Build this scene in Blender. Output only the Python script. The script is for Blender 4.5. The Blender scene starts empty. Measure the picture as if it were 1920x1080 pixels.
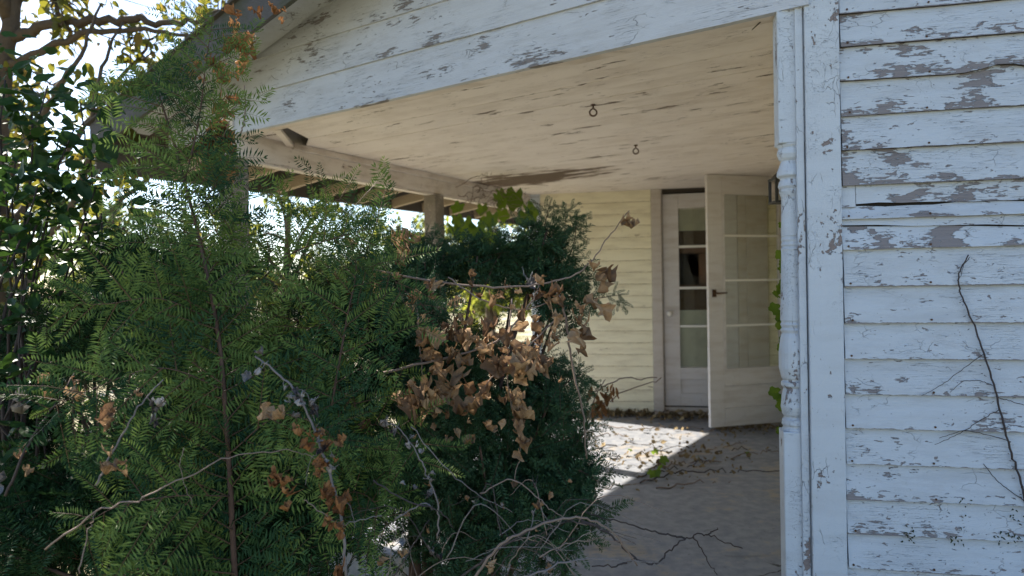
import bpy, math, random
import numpy as np
from mathutils import Vector, Matrix

# ------------------------------------------------------------------ camera
H = 1.37                      # eye height above the porch floor
ROLL = math.radians(0.9)
FPX = 1280.0                  # focal length in pixels of a 1920 wide frame
cr, sr = math.cos(ROLL), math.sin(ROLL)
scene = bpy.context.scene
col = scene.collection

cam_d = bpy.data.cameras.new('camera')
cam = bpy.data.objects.new('camera', cam_d)
col.objects.link(cam)
cam.matrix_world = Matrix(((cr, sr, 0, 0), (0, 0, -1, 0), (-sr, cr, 0, H), (0, 0, 0, 1)))
cam_d.sensor_width = 36.0
cam_d.lens = 24.0
cam_d.clip_start = 0.05
cam_d.clip_end = 800
cam_d.dof.use_dof = True
cam_d.dof.focus_distance = 2.35
cam_d.dof.aperture_fstop = 2.6
scene.camera = cam

# ------------------------------------------------------------------ sky and sun
SUN_EL = math.radians(37)
SUN_DIR = Vector((-0.80, 0.60, 0)).normalized() * math.cos(SUN_EL) + Vector((0, 0, math.sin(SUN_EL)))
world = bpy.data.worlds.new('World')
scene.world = world
world.use_nodes = True
wn = world.node_tree
sky = wn.nodes.new('ShaderNodeTexSky')
sky.sky_type = 'NISHITA'
sky.sun_disc = False
sky.sun_elevation = SUN_EL
sky.sun_rotation = math.atan2(SUN_DIR.x, SUN_DIR.y)
sky.air_density = 1.0
sky.dust_density = 0.7
sky.ozone_density = 3.2
bg = wn.nodes['Background']
wn.links.new(sky.outputs[0], bg.inputs[0])
bg.inputs[1].default_value = 0.09
sun_d = bpy.data.lights.new('sun', 'SUN')
sun_d.energy = 5.0
sun_d.angle = math.radians(0.53)
sun_d.color = (1.0, 0.93, 0.82)
sun = bpy.data.objects.new('sun', sun_d)
col.objects.link(sun)
sun.rotation_euler = SUN_DIR.to_track_quat('Z', 'Y').to_euler()
scene.view_settings.view_transform = 'Standard'
scene.view_settings.look = 'None'
scene.view_settings.gamma = 1.0
scene.view_settings.use_curve_mapping = False
scene.view_settings.exposure = 1.85
scene.cycles.max_bounces = 8
scene.cycles.diffuse_bounces = 4
scene.cycles.transparent_max_bounces = 12
scene.cycles.caustics_reflective = False
scene.cycles.caustics_refractive = False

RNG = np.random.default_rng(7)
R = random.Random(11)


def at(px, py, d):
    """point at depth d that stands behind photo pixel (px, py)"""
    x = (px - 960) / FPX * d
    y = (540 - py) / FPX * d
    return Vector((x * cr + y * sr, d, H - x * sr + y * cr))


def atz(px, py, z):
    p = at(px, py, 1.0)
    k = (z - H) / (p.z - H)
    return at(px, py, k)


def atpl(px, py, p0, n):
    o = Vector((0, 0, H))
    r = at(px, py, 1.0) - o
    return o + r * ((p0 - o).dot(n) / r.dot(n))


# ------------------------------------------------------------------ node helpers
class NT:
    def __init__(self, name):
        self.m = bpy.data.materials.new(name)
        self.m.use_nodes = True
        self.t = self.m.node_tree
        self.t.nodes.clear()
        self.out = self.t.nodes.new('ShaderNodeOutputMaterial')

    def n(self, typ, props=None, **ins):
        nd = self.t.nodes.new('ShaderNode' + typ)
        for k, v in (props or {}).items():
            setattr(nd, k, v)
        for k, v in ins.items():
            key = int(k[1:]) if k[0] == '_' and k[1:].isdigit() else k.replace('_', ' ')
            self.put(nd.inputs[key], v)
        return nd

    def put(self, sock, v):
        if hasattr(v, 'is_output') and v.is_output:
            self.t.links.new(v, sock)
        elif isinstance(v, (tuple, list)) and len(v) == 3 and sock.type == 'RGBA':
            sock.default_value = (*v, 1)
        else:
            sock.default_value = v

    def math(self, op, a, b=0.0, clamp=False):
        nd = self.n('Math', dict(operation=op, use_clamp=clamp), _0=a, _1=b)
        return nd.outputs[0]

    def vmath(self, op, a, b):
        return self.n('VectorMath', dict(operation=op), _0=a, _1=b).outputs[0]

    def mix(self, f, a, b, bt='MIX'):
        nd = self.n('Mix', dict(data_type='RGBA', blend_type=bt))
        self.put(nd.inputs[0], f)
        self.put(nd.inputs[6], a)
        self.put(nd.inputs[7], b)
        return nd.outputs[2]

    def noise(self, vec, scale, detail=4.0, rough=0.55, dist=0.0):
        nd = self.n('TexNoise', None, Scale=scale, Detail=detail, Roughness=rough, Distortion=dist)
        self.put(nd.inputs['Vector'], vec)
        return nd.outputs[0]

    def ramp(self, v, lo, hi):
        nd = self.n('MapRange', dict(interpolation_type='SMOOTHSTEP'), _0=v, _1=lo, _2=hi)
        return nd.outputs[0]

    def scale(self, v, s):
        return self.vmath('MULTIPLY', v, s)

    def coords(self, kind='Object', rand=True):
        c = self.n('TexCoord').outputs[kind]
        if rand:
            r = self.n('ObjectInfo').outputs['Random']
            off = self.n('CombineXYZ', None, _0=self.math('MULTIPLY', r, 37.7), _1=self.math('MULTIPLY', r, 11.3), _2=self.math('MULTIPLY', r, 53.1)).outputs[0]
            c = self.vmath('ADD', c, off)
        return c

    def bsdf(self, color, rough=0.6, normal=None, spec=0.4, metal=0.0):
        b = self.n('BsdfPrincipled')
        self.put(b.inputs['Base Color'], color)
        self.put(b.inputs['Roughness'], rough)
        self.put(b.inputs['Specular IOR Level'], spec)
        self.put(b.inputs['Metallic'], metal)
        if normal is not None:
            self.put(b.inputs['Normal'], normal)
        return b.outputs[0]

    def bump(self, h, strength=0.5, dist=0.002):
        return self.n('Bump', None, Strength=strength, Distance=dist, Height=h).outputs[0]

    def done(self, sh):
        self.t.links.new(sh, self.out.inputs[0])
        return self.m


def peel_paint(name, paint, wood, thr=0.60, grain=(1, 1, 2.6), scale=5.0, dirt=0.25, crack=0.5, edge=0.012, dirtcol=(0.16, 0.13, 0.10), flake=1.0, grey=0.0, low=0.0, stain=None, zb=0.0):
    """old oil paint flaking off grey wood; the grain runs along the object's local x"""
    t = NT(name)
    c = t.coords()
    g = t.scale(c, grain)
    big = t.noise(g, scale, 9, 0.62, 0.3)
    fine = t.noise(t.scale(c, (grain[0] * .5, grain[1], grain[2] * 1.6)), scale * 7, 6, 0.6)
    chip = t.noise(t.scale(c, (grain[0], grain[1], grain[2] * 1.2)), scale * 3.2, 8, 0.6, 0.6)
    region = t.noise(c, 2.3, 3, 0.5)
    v = t.math('ADD', t.math('MULTIPLY', big, 0.60), t.math('MULTIPLY', fine, 0.26))
    v = t.math('ADD', v, t.math('MULTIPLY', region, 0.18))
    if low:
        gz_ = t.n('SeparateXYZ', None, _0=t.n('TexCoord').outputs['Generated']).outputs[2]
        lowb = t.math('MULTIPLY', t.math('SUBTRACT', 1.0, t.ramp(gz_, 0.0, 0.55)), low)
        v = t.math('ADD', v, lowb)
    if zb:
        oz = t.n('SeparateXYZ', None, _0=t.n('TexCoord').outputs['Object']).outputs[2]
        v = t.math('ADD', v, t.math('MINIMUM', t.math('MAXIMUM', t.math('MULTIPLY', t.math('SUBTRACT', oz, 1.45), zb), -.045), .010))
    if low:
        orr = t.n('ObjectInfo').outputs['Random']
        v = t.math('ADD', v, t.math('MULTIPLY', t.math('SUBTRACT', t.math('FRACT', t.math('MULTIPLY', orr, 17.3)), .55), .07))
    bare = t.ramp(v, thr, thr + edge)
    c2v = t.math('ADD', t.math('MULTIPLY', chip, 0.68), t.math('ADD', t.math('MULTIPLY', fine, .18), t.math('MULTIPLY', region, 0.2)))
    if low:
        c2v = t.math('ADD', c2v, t.math('MULTIPLY', lowb, .7))
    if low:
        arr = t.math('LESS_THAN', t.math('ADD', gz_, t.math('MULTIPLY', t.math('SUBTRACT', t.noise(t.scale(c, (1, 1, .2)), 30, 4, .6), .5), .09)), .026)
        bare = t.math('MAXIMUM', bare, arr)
    bare2 = t.ramp(c2v, thr + 0.052, thr + 0.060)
    speck = t.ramp(t.math('ADD', t.math('MULTIPLY', t.noise(t.scale(c, (grain[0] * .8, grain[1], grain[2])), scale * 12, 5, .6), .8), t.math('MULTIPLY', region, .25)), thr + .095, thr + .105)
    bare2 = t.math('MAXIMUM', bare2, speck)
    bare = t.math('MAXIMUM', bare, t.math('MULTIPLY', bare2, flake))
    # hair cracks: curled flakes and long checks along the grain
    dist = t.vmath('ADD', g, t.scale(t.n('TexNoise', None, Vector=g, Scale=9.0, Detail=4.0).outputs[1], (0.12, 0.12, 0.12)))
    vor = t.n('TexVoronoi', dict(feature='DISTANCE_TO_EDGE'), Vector=dist, Scale=scale * 1.9).outputs['Distance']
    ck = t.math('SUBTRACT', 1.0, t.ramp(vor, 0.0, 0.022))
    msk = t.ramp(t.noise(c, 7.0, 3, 0.5), 0.56, 0.66)
    ck = t.math('MULTIPLY', ck, msk)
    ln = t.noise(t.scale(c, (grain[0] * .25, grain[1] * 3, grain[2] * 5)), scale * 3, 4, 0.5, 0.4)
    lc = t.math('SUBTRACT', 1.0, t.ramp(t.math('ABSOLUTE', t.math('SUBTRACT', ln, 0.5)), 0.0, 0.006))
    lc = t.math('MULTIPLY', lc, t.ramp(t.noise(c, 4.0, 2, 0.5), 0.48, 0.60))
    ck = t.math('MULTIPLY', t.math('MAXIMUM', ck, lc), crack)
    wg = t.noise(t.scale(c, (grain[0] * .12, grain[1] * 6, grain[2] * 12)), scale * 4, 5, 0.6)
    woodc = t.mix(wg, tuple(x * 0.55 for x in wood), tuple(min(1, x * 1.35) for x in wood))
    pv = t.noise(t.scale(c, (.5, 1, 3)), 6, 6, 0.6)
    paintc = t.mix(t.math('MULTIPLY', t.ramp(pv, 0.40, 0.75), dirt), paint, dirtcol)
    if grey:
        paintc = t.mix(t.math('MULTIPLY', t.ramp(t.noise(t.scale(c, (.6, 1, 2)), 11, 7, .7), .52, .62), grey), paintc, tuple(.5 * (a + b) for a, b in zip(paint, wood)))
    if stain:
        p0, rad, sc_, amt = stain
        oc = t.n('TexCoord').outputs['Object']
        dd = t.n('VectorMath', dict(operation='LENGTH'), _0=t.vmath('MULTIPLY', t.vmath('SUBTRACT', oc, p0), sc_)).outputs['Value']
        sn_ = t.noise(t.scale(oc, (.5, 2.2, 1)), 4.5, 8, .65)
        sm_ = t.ramp(t.math('ADD', t.math('SUBTRACT', 1.0, t.math('DIVIDE', dd, rad)), t.math('MULTIPLY', t.math('SUBTRACT', sn_, .5), 2.2)), .05, .55)
        paintc = t.mix(t.math('MULTIPLY', sm_, amt), paintc, (.26, .15, .09))
        bare = t.math('MAXIMUM', bare, t.math('MULTIPLY', t.ramp(t.math('ADD', t.math('MULTIPLY', fine, .5), t.math('MULTIPLY', sm_, .35)), .50, .53), sm_))
    paintc = t.mix(ck, paintc, tuple(x * 0.35 for x in wood))
    colr = t.mix(bare, paintc, woodc)
    h = t.math('SUBTRACT', t.math('MULTIPLY', t.math('SUBTRACT', 1.0, bare), 1.0), t.math('MULTIPLY', ck, 0.8))
    h = t.math('ADD', h, t.math('MULTIPLY', wg, 0.35))
    h = t.math('ADD', h, t.math('MULTIPLY', t.noise(g, scale * 9, 5, .6), 0.35))
    nrm = t.bump(h, 0.9, 0.004)
    rough = t.math('ADD', 0.55, t.math('MULTIPLY', bare, 0.3))
    return t.done(t.bsdf(colr, rough, nrm, 0.3))


def weathered(name, wood, grain=(1, 1, 2.6), moss=0.0, paintc=None, left=0.5):
    t = NT(name)
    c = t.coords()
    wg = t.noise(t.scale(c, (grain[0] * .15, grain[1] * 5, grain[2] * 8)), 14, 6, .65, .3)
    v = t.mix(wg, tuple(x * .45 for x in wood), tuple(x * 1.4 for x in wood))
    if paintc:
        m = t.ramp(t.math('ADD', t.math('MULTIPLY', t.noise(t.scale(c, grain), 4, 8, .65), .7), t.math('MULTIPLY', wg, .3)), left, left + .06)
        v = t.mix(m, v, paintc)
    if moss:
        v = t.mix(t.math('MULTIPLY', t.ramp(t.noise(c, 5, 6, .6), .5, .65), moss), v, (.05, .06, .03))
    return t.done(t.bsdf(v, .8, t.bump(wg, .7, .004), .2))


def plain(name, c1, c2=None, rough=.6, scale=8.0, bump=.3, bd=.003, spec=.4, metal=0.0, kind='Object'):
    t = NT(name)
    c = t.coords(kind)
    nz = t.noise(c, scale, 6, .6)
    colr = t.mix(nz, c1, c2 or tuple(x * .7 for x in c1))
    return t.done(t.bsdf(colr, rough, t.bump(nz, bump, bd), spec, metal))


def leaf_mat(name, dark, light, stem=(.09, .055, .035), trans=.3, rough=.45, spec=.35, third=None, tcol=None, spots=0.0, varr=.35):
    """foliage: colour varies with the vertex attribute 'tint' (below 0 = bark) and from piece to piece"""
    t = NT(name)
    a = t.n('Attribute', dict(attribute_name='tint')).outputs['Fac']
    r = t.n('ObjectInfo').outputs['Random']
    f = t.math('ADD', a, t.math('MULTIPLY', t.math('SUBTRACT', r, .5), varr), clamp=True)
    c = t.mix(f, dark, light)
    if third:
        c = t.mix(t.ramp(t.n('TexWhiteNoise', dict(noise_dimensions='1D'), W=t.math('ADD', a, r)).outputs[0], .80, .9), c, third)
    if spots:
        g = t.n('TexCoord').outputs['Object']
        c = t.mix(t.math('MULTIPLY', t.ramp(t.noise(g, 60, 5, .6), .5, .68), spots), c, tuple(x * .35 for x in dark))
    isb = t.math('LESS_THAN', a, -.5)
    c2 = t.mix(isb, c, stem)
    b = t.bsdf(c2, rough, None, spec)
    tr = t.n('BsdfTranslucent')
    t.put(tr.inputs[0], t.mix(.5, c, tcol) if tcol else c)
    mx = t.n('MixShader')
    t.put(mx.inputs[0], t.math('MULTIPLY', t.math('SUBTRACT', 1.0, isb), trans))
    t.t.links.new(b, mx.inputs[1])
    t.t.links.new(tr.outputs[0], mx.inputs[2])
    return t.done(mx.outputs[0])


# ------------------------------------------------------------------ object helpers
def tag(o, label=None, cat=None, group=None, kind=None):
    if label: o['label'] = label
    if cat: o['category'] = cat
    if group: o['group'] = group
    if kind: o['kind'] = kind
    return o


def thing(name, loc, label, cat, group=None):
    e = bpy.data.objects.new(name, None)
    e.empty_display_size = .1
    col.objects.link(e)
    e.location = loc
    return tag(e, label, cat, group)


ROOTW = {}


def wmat(o):
    if o is None: return Matrix.Identity(4)
    k = o.name
    if k not in ROOTW:
        ROOTW[k] = Matrix.Translation(o.location) if o.parent is None else Matrix.Identity(4)
    return ROOTW[k]


def link(name, me, parent=None, M=None, mat=None):
    """link a mesh with world matrix M (identity = vertices already in world metres)"""
    o = bpy.data.objects.new(name, me)
    col.objects.link(o)
    M = M if M is not None else Matrix.Identity(4)
    if parent is not None:
        o.parent = parent
        o.matrix_parent_inverse = wmat(parent).inverted()
    o.matrix_basis = M
    ROOTW[o.name] = M.copy()
    if mat is not None and not me.materials:
        me.materials.append(mat)
    return o


class MB:
    def __init__(self):
        self.v, self.f = [], []

    def poly(self, pts):
        b = len(self.v)
        self.v += [tuple(p) for p in pts]
        self.f.append(tuple(range(b, b + len(pts))))
        return self

    def box(self, x0, x1, y0, y1, z0, z1, M=None):
        p = [Vector((x, y, z)) for x in (x0, x1) for y in (y0, y1) for z in (z0, z1)]
        return self.hexa(p, M)

    def hexa(self, p, M=None):
        b = len(self.v)
        if M is not None: p = [M @ Vector(q) for q in p]
        self.v += [tuple(q) for q in p]
        for f in ((0, 1, 3, 2), (4, 6, 7, 5), (0, 4, 5, 1), (2, 3, 7, 6), (0, 2, 6, 4), (1, 5, 7, 3)):
            self.f.append(tuple(b + i for i in f))
        return self

    def bar(self, a, b, w, h, up=Vector((0, 0, 1))):
        """rectangular bar from a to b, w wide, h tall"""
        a, b = Vector(a), Vector(b)
        x = (b - a).normalized()
        y = up.cross(x).normalized()
        z = x.cross(y)
        M = Matrix((( x.x, y.x, z.x, a.x), (x.y, y.y, z.y, a.y), (x.z, y.z, z.z, a.z), (0, 0, 0, 1)))
        return self.box(0, (b - a).length, -w / 2, w / 2, -h / 2, h / 2, M)

    def prism(self, pts, off):
        """closed prism: polygon pts (list of Vectors) extruded by vector off"""
        n = len(pts)
        b = len(self.v)
        self.v += [tuple(p) for p in pts] + [tuple(Vector(p) + off) for p in pts]
        self.f.append(tuple(range(b + n - 1, b - 1, -1)))
        self.f.append(tuple(range(b + n, b + 2 * n)))
        for i in range(n):
            j = (i + 1) % n
            self.f.append((b + i, b + j, b + n + j, b + n + i))
        return self

    def tube(self, pts, rad, sides=6, cap=True):
        pts = [Vector(p) for p in pts]
        n = len(pts)
        rr = [rad[i] if hasattr(rad, '__len__') else rad for i in range(n)]
        base = len(self.v)
        ref = Vector((.31, .47, .83))
        for i in range(n):
            t = (pts[min(i + 1, n - 1)] - pts[max(i - 1, 0)]).normalized()
            a = t.cross(ref)
            if a.length < .05: a = t.cross(Vector((1, 0, 0)))
            a.normalize()
            b = t.cross(a)
            for k in range(sides):
                th = 2 * math.pi * k / sides
                self.v.append(tuple(pts[i] + (a * math.cos(th) + b * math.sin(th)) * rr[i]))
        for i in range(n - 1):
            for k in range(sides):
                k2 = (k + 1) % sides
                self.f.append((base + i * sides + k, base + i * sides + k2, base + (i + 1) * sides + k2, base + (i + 1) * sides + k))
        if cap:
            self.f.append(tuple(base + k for k in reversed(range(sides))))
            self.f.append(tuple(base + (n - 1) * sides + k for k in range(sides)))
        return self

    def lathe(self, prof, cen, seg=20):
        """prof = list of (z, r)"""
        base = len(self.v)
        for z, r in prof:
            for k in range(seg):
                th = 2 * math.pi * k / seg
                self.v.append((cen[0] + r * math.cos(th), cen[1] + r * math.sin(th), z))
        for i in range(len(prof) - 1):
            for k in range(seg):
                k2 = (k + 1) % seg
                self.f.append((base + i * seg + k, base + i * seg + k2, base + (i + 1) * seg + k2, base + (i + 1) * seg + k))
        self.f.append(tuple(base + k for k in reversed(range(seg))))
        self.f.append(tuple(base + (len(prof) - 1) * seg + k for k in range(seg)))
        return self

    def mesh(self, name, smooth=False):
        me = bpy.data.meshes.new(name)
        me.from_pydata(self.v, [], self.f)
        if smooth:
            me.polygons.foreach_set('use_smooth', [True] * len(me.polygons))
        me.update()
        return me

    def build(self, name, mat, parent=None, M=None, smooth=False, bevel=0):
        o = link(name, self.mesh(name, smooth), parent, M, mat)
        if bevel:
            b = o.modifiers.new('bevel', 'BEVEL')
            b.width = bevel
            b.segments = 2
            b.limit_method = 'ANGLE'
        return o


def frame(o, ax, up=Vector((0, 0, 1))):
    """matrix with local x along ax, z up, y pointing to the left-hand side of ax"""
    x = Vector(ax).normalized()
    z = up
    y = z.cross(x).normalized()
    return Matrix(((x.x, y.x, z.x, o[0]), (x.y, y.y, z.y, o[1]), (x.z, y.z, z.z, o[2]), (0, 0, 0, 1)))


def smooth_path(pts, n=6):
    """Catmull-Rom through the points"""
    pts = [Vector(p) for p in pts]
    if len(pts) < 3: 
        return [pts[0].lerp(pts[1], i / n) for i in range(n + 1)]
    P = [pts[0] * 2 - pts[1]] + pts + [pts[-1] * 2 - pts[-2]]
    out = []
    for i in range(1, len(P) - 2):
        a, b, c, d = P[i - 1], P[i], P[i + 1], P[i + 2]
        for k in range(n):
            t = k / n
            out.append(.5 * ((2 * b) + (c - a) * t + (2 * a - 5 * b + 4 * c - d) * t * t + (3 * b - a - 3 * c + d) * t ** 3))
    out.append(pts[-1])
    return out


def wobble(pts, amp, rng=R):
    return [p + Vector((rng.gauss(0, amp), rng.gauss(0, amp), rng.gauss(0, amp))) for p in pts]


def basis(origin, x, n, s=1.0):
    """matrix with local x along x, local z as near n as possible, uniform scale s"""
    x = Vector(x).normalized()
    n = Vector(n)
    y = n.cross(x)
    if y.length < 1e-3: y = Vector((0, .3, 1)).cross(x)
    y.normalize()
    z = x.cross(y)
    return Matrix(((x.x * s, y.x * s, z.x * s, origin[0]), (x.y * s, y.y * s, z.y * s, origin[1]), (x.z * s, y.z * s, z.z * s, origin[2]), (0, 0, 0, 1)))


def tmesh(name, V, F, T, smooth=False):
    """triangle mesh from numpy arrays with the point attribute 'tint'"""
    me = bpy.data.meshes.new(name)
    me.vertices.add(len(V))
    me.vertices.foreach_set('co', np.asarray(V, np.float32).ravel())
    me.loops.add(F.size)
    me.loops.foreach_set('vertex_index', np.asarray(F, np.int32).ravel())
    me.polygons.add(len(F))
    me.polygons.foreach_set('loop_start', np.arange(0, F.size, 3, dtype=np.int32))
    me.polygons.foreach_set('loop_total', np.full(len(F), 3, np.int32))
    a = me.attributes.new('tint', 'FLOAT', 'POINT')
    a.data.foreach_set('value', np.asarray(T, np.float32))
    if smooth:
        me.polygons.foreach_set('use_smooth', np.ones(len(F), bool))
    me.update(calc_edges=True)
    me.validate()
    return me


def join(templates, mats, idx, dt):
    """join copies of template (V, F, T) placed by 4x4 matrices into one set of arrays"""
    VV, FF, TT = [], [], []
    b = 0
    for k, (V, F, T) in enumerate(templates):
        sel = [i for i in range(len(mats)) if idx[i] == k]
        if not sel: continue
        M = np.array([np.array(mats[i]) for i in sel])
        Vh = np.c_[V, np.ones(len(V))]
        W = np.einsum('nij,vj->nvi', M, Vh)[:, :, :3]
        n, nv = len(sel), len(V)
        VV.append(W.reshape(-1, 3))
        FF.append((F[None] + (np.arange(n) * nv)[:, None, None] + b).reshape(-1, 3))
        d = np.array([dt[i] for i in sel])[:, None]
        tt = np.where(T[None] < -.5, -1.0, np.clip(T[None] + d, 0, 1))
        TT.append(tt.reshape(-1))
        b += n * nv
    return np.concatenate(VV), np.concatenate(FF), np.concatenate(TT)


# ------------------------------------------------------------------ materials
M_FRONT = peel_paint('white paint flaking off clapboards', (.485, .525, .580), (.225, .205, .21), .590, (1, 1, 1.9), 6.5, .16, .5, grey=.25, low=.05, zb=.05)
M_TRIM = peel_paint('white paint flaking off trim', (.485, .525, .580), (.22, .18, .17), .60, (2.6, 1, 1), 6.0, .12, .7, flake=1.0)
M_TRIMV = peel_paint('white paint flaking off upright trim', (.485, .525, .580), (.22, .18, .17), .60, (2.4, 2.4, .9), 6.0, .12, .7)
M_POST = peel_paint('white paint flaking off turned post', (.485, .525, .580), (.22, .19, .19), .615, (2.0, 2.0, .7), 6.0, .12, .6)
M_GABLE = peel_paint('white paint flaking off gable boards', (.485, .505, .545), (.21, .19, .185), .600, (.7, 1, 2.2), 5.5, .2, .8, grey=.3)
M_CEIL = peel_paint('cream paint flaking off ceiling boards', (.78, .71, .67), (.14, .10, .075), .615, (.75, 3.6, 3), 4.2, .35, .5, dirtcol=(.40, .31, .24), flake=.8, stain=((2.85, -2.8, 0.0), .62, (.55, 1.3, 0.0), .38))
M_BACK = peel_paint('pale yellow paint on porch wall', (.86, .80, .60), (.40, .33, .24), .655, (1, 1, 2.2), 4.0, .45, .25, dirtcol=(.50, .43, .30), flake=.35, low=.02)
M_BEAM = peel_paint('dirty cream paint on porch beam', (.72, .65, .60), (.22, .16, .12), .64, (.6, 1, 2.6), 4.0, .5, .5, dirtcol=(.33, .24, .17), flake=.7)
M_DOOR = peel_paint('dingy white paint on doors', (.60, .57, .56), (.30, .22, .16), .70, (2, 1, .8), 5.0, .4, .2, dirtcol=(.36, .29, .23), flake=.2)
M_MUNTIN = plain('white muntin paint', (.78, .76, .72), (.66, .63, .58), .5, 12, .15, .001)
M_CASE = peel_paint('greyed white paint on door casing', (.52, .47, .43), (.26, .19, .13), .66, (2, 1, .8), 5.0, .4, .3, dirtcol=(.33, .25, .17), flake=.5)
M_DARKWOOD = weathered('dark bare wood', (.055, .045, .035))
M_GREYWOOD = weathered('weathered grey wood', (.085, .085, .09), (1, 1, 2), .5, (.42, .42, .44), .60)
M_POSTW = weathered('weathered post', (.28, .24, .20), (2, 2, .5), .2, (.42, .36, .31), .55)
M_RAFTER = weathered('stained rafter wood', (.46, .37, .28))
M_DECK = weathered('aged roof deck', (.10, .085, .07))
M_SHINGLE = plain('worn asphalt shingles', (.045, .042, .04), (.10, .095, .09), .95, 40, .6, .004, .1)
M_IRON = plain('rusted iron', (.05, .035, .025), (.13, .06, .03), .6, 60, .3, .001, .4, .5)
M_BLACK = plain('black painted metal', (.012, .012, .012), (.03, .028, .025), .5, 40, .2, .001)
M_KNOB = plain('white china knob', (.75, .72, .66), (.6, .55, .48), .25, 20, .05, .001, .6)
M_BROWN = plain('brown cloth curtain', (.16, .095, .06), (.10, .055, .035), .85, 25, .3, .003, .1)
M_PANELIGHT = plain('cream pane reflection', (.90, .87, .78), (.82, .78, .68), .8, 6, .2, .002, .1)  # cream stands in for light reflected in the door panes
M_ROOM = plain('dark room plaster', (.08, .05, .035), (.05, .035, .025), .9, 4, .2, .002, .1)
M_SHEATH = plain('dark sheathing', (.02, .018, .016), (.04, .035, .03), .95, 10, .2, .002, .05)
M_BARK = plain('tree bark', (.06, .045, .035), (.12, .095, .07), .95, 18, 1.0, .02, .1)
M_YBARK = plain('reddish yew bark', (.12, .075, .055), (.06, .036, .028), .85, 40, .8, .004, .2)
M_VSTEM = plain('dry vine stem', (.16, .115, .09), (.26, .20, .165), .85, 40, .6, .002, .2)
M_GSTEM = plain('grey weathered stem', (.22, .20, .195), (.12, .10, .095), .8, 50, .6, .002, .2)
M_DSTEM = plain('dark bare stem', (.035, .028, .03), (.08, .065, .06), .85, 60, .6, .002, .2)

t = NT('dusty window glass')
g = t.n('BsdfGlossy', None, Color=(.9, .9, .9), Roughness=.03)
tr = t.n('BsdfTransparent', None, Color=(.86, .88, .84))
df = t.n('BsdfDiffuse', None, Color=(.45, .42, .36))
m1 = t.n('MixShader', None, _0=t.math('ADD', .015, t.math('MULTIPLY', t.ramp(t.noise(t.coords(), 5, 6, .6), .45, .8), .09)))
t.t.links.new(tr.outputs[0], m1.inputs[1]); t.t.links.new(df.outputs[0], m1.inputs[2])
m2 = t.n('MixShader', None, _0=t.math('MULTIPLY', t.n('Fresnel', None, IOR=1.45).outputs[0], .8))
t.t.links.new(m1.outputs[0], m2.inputs[1]); t.t.links.new(g.outputs[0], m2.inputs[2])
M_GLASS = t.done(m2.outputs[0])

t = NT('worn grey porch paint')
c = t.coords(rand=False)
n1 = t.noise(c, 1.6, 8, .62, .4)
n2 = t.noise(c, 14, 8, .6)
base = t.mix(t.ramp(n2, .3, .7), (.17, .18, .205), (.27, .275, .29))
n3 = t.noise(t.scale(c, (.6, 1.6, 1)), 2.4, 9, .66, .5)
base = t.mix(t.math('MULTIPLY', t.ramp(t.math('ADD', t.math('MULTIPLY', n1, .7), t.math('MULTIPLY', n2, .3)), .51, .62), .8), base, (.33, .265, .185))
base = t.mix(t.math('MULTIPLY', t.ramp(n3, .54, .68), .62), base, (.105, .108, .118))
base = t.mix(t.math('MULTIPLY', t.ramp(t.noise(c, 30, 6, .7), .60, .68), .6), base, (.07, .06, .05))
vc = t.n('TexVoronoi', dict(feature='DISTANCE_TO_EDGE'), Vector=t.vmath('ADD', c, t.scale(t.n('TexNoise', None, Vector=c, Scale=3.0, Detail=6.0).outputs[1], (.35, .35, .35))), Scale=.8).outputs['Distance']
base = t.mix(t.math('MULTIPLY', t.math('SUBTRACT', 1.0, t.ramp(vc, .001, .005)), t.ramp(t.noise(c, 1.1, 2, .5), .56, .60)), base, (.035, .033, .03))
M_FLOOR = t.done(t.bsdf(base, .55, t.bump(n2, .2, .002), .35))

t = NT('dry grass and leaf litter ground')
c = t.coords(rand=False)
n1 = t.noise(c, .6, 6, .6)
n2 = t.noise(c, 22, 8, .7)
gc = t.mix(t.ramp(n1, .4, .65), (.20, .19, .09), (.50, .44, .33))
gc = t.mix(t.ramp(n2, .45, .7), gc, (.12, .095, .055))
M_GROUND = t.done(t.bsdf(gc, .95, t.bump(n2, 1.0, .03), .1))

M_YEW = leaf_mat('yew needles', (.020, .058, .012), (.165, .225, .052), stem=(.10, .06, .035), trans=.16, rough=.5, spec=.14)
M_YEWSHADE = leaf_mat('shaded old yew needles', (.006, .025, .012), (.040, .088, .028), stem=(.08, .05, .03), trans=.08, rough=.55, spec=.12)  # darker copy of the needles: the bush's inner shade put into the colour
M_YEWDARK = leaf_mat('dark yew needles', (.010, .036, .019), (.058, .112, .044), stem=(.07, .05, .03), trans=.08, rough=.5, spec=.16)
M_DRY = leaf_mat('dead brown leaf', (.13, .072, .040), (.52, .35, .20), third=(.27, .13, .06), trans=.22, rough=.75, spec=.15, spots=.6, varr=.9)
M_RUST = leaf_mat('dead rust leaf', (.20, .085, .035), (.38, .20, .09), trans=.25, rough=.75, spec=.15, spots=.5, varr=.9)
M_PALE = leaf_mat('dead grey leaf', (.05, .04, .04), (.34, .32, .31), trans=.1, rough=.7, spec=.2, spots=.3, varr=1.2)
M_BROAD = leaf_mat('glossy dark green leaf', (.010, .030, .012), (.035, .085, .022), trans=.22, rough=.5, spec=.2, tcol=(.07, .14, .015), varr=.8)
M_VINEG = leaf_mat('green vine leaf', (.04, .10, .012), (.12, .19, .02), trans=.45, rough=.45, spec=.3, tcol=(.26, .36, .03), varr=.8)
M_TREE1 = leaf_mat('autumn oak foliage', (.030, .045, .012), (.10, .115, .02), third=(.17, .09, .03), trans=.45, tcol=(.34, .30, .03), rough=.5)
M_TREE2 = leaf_mat('yellow green foliage', (.06, .09, .015), (.17, .19, .03), trans=.5, tcol=(.42, .42, .05), rough=.5)
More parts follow.
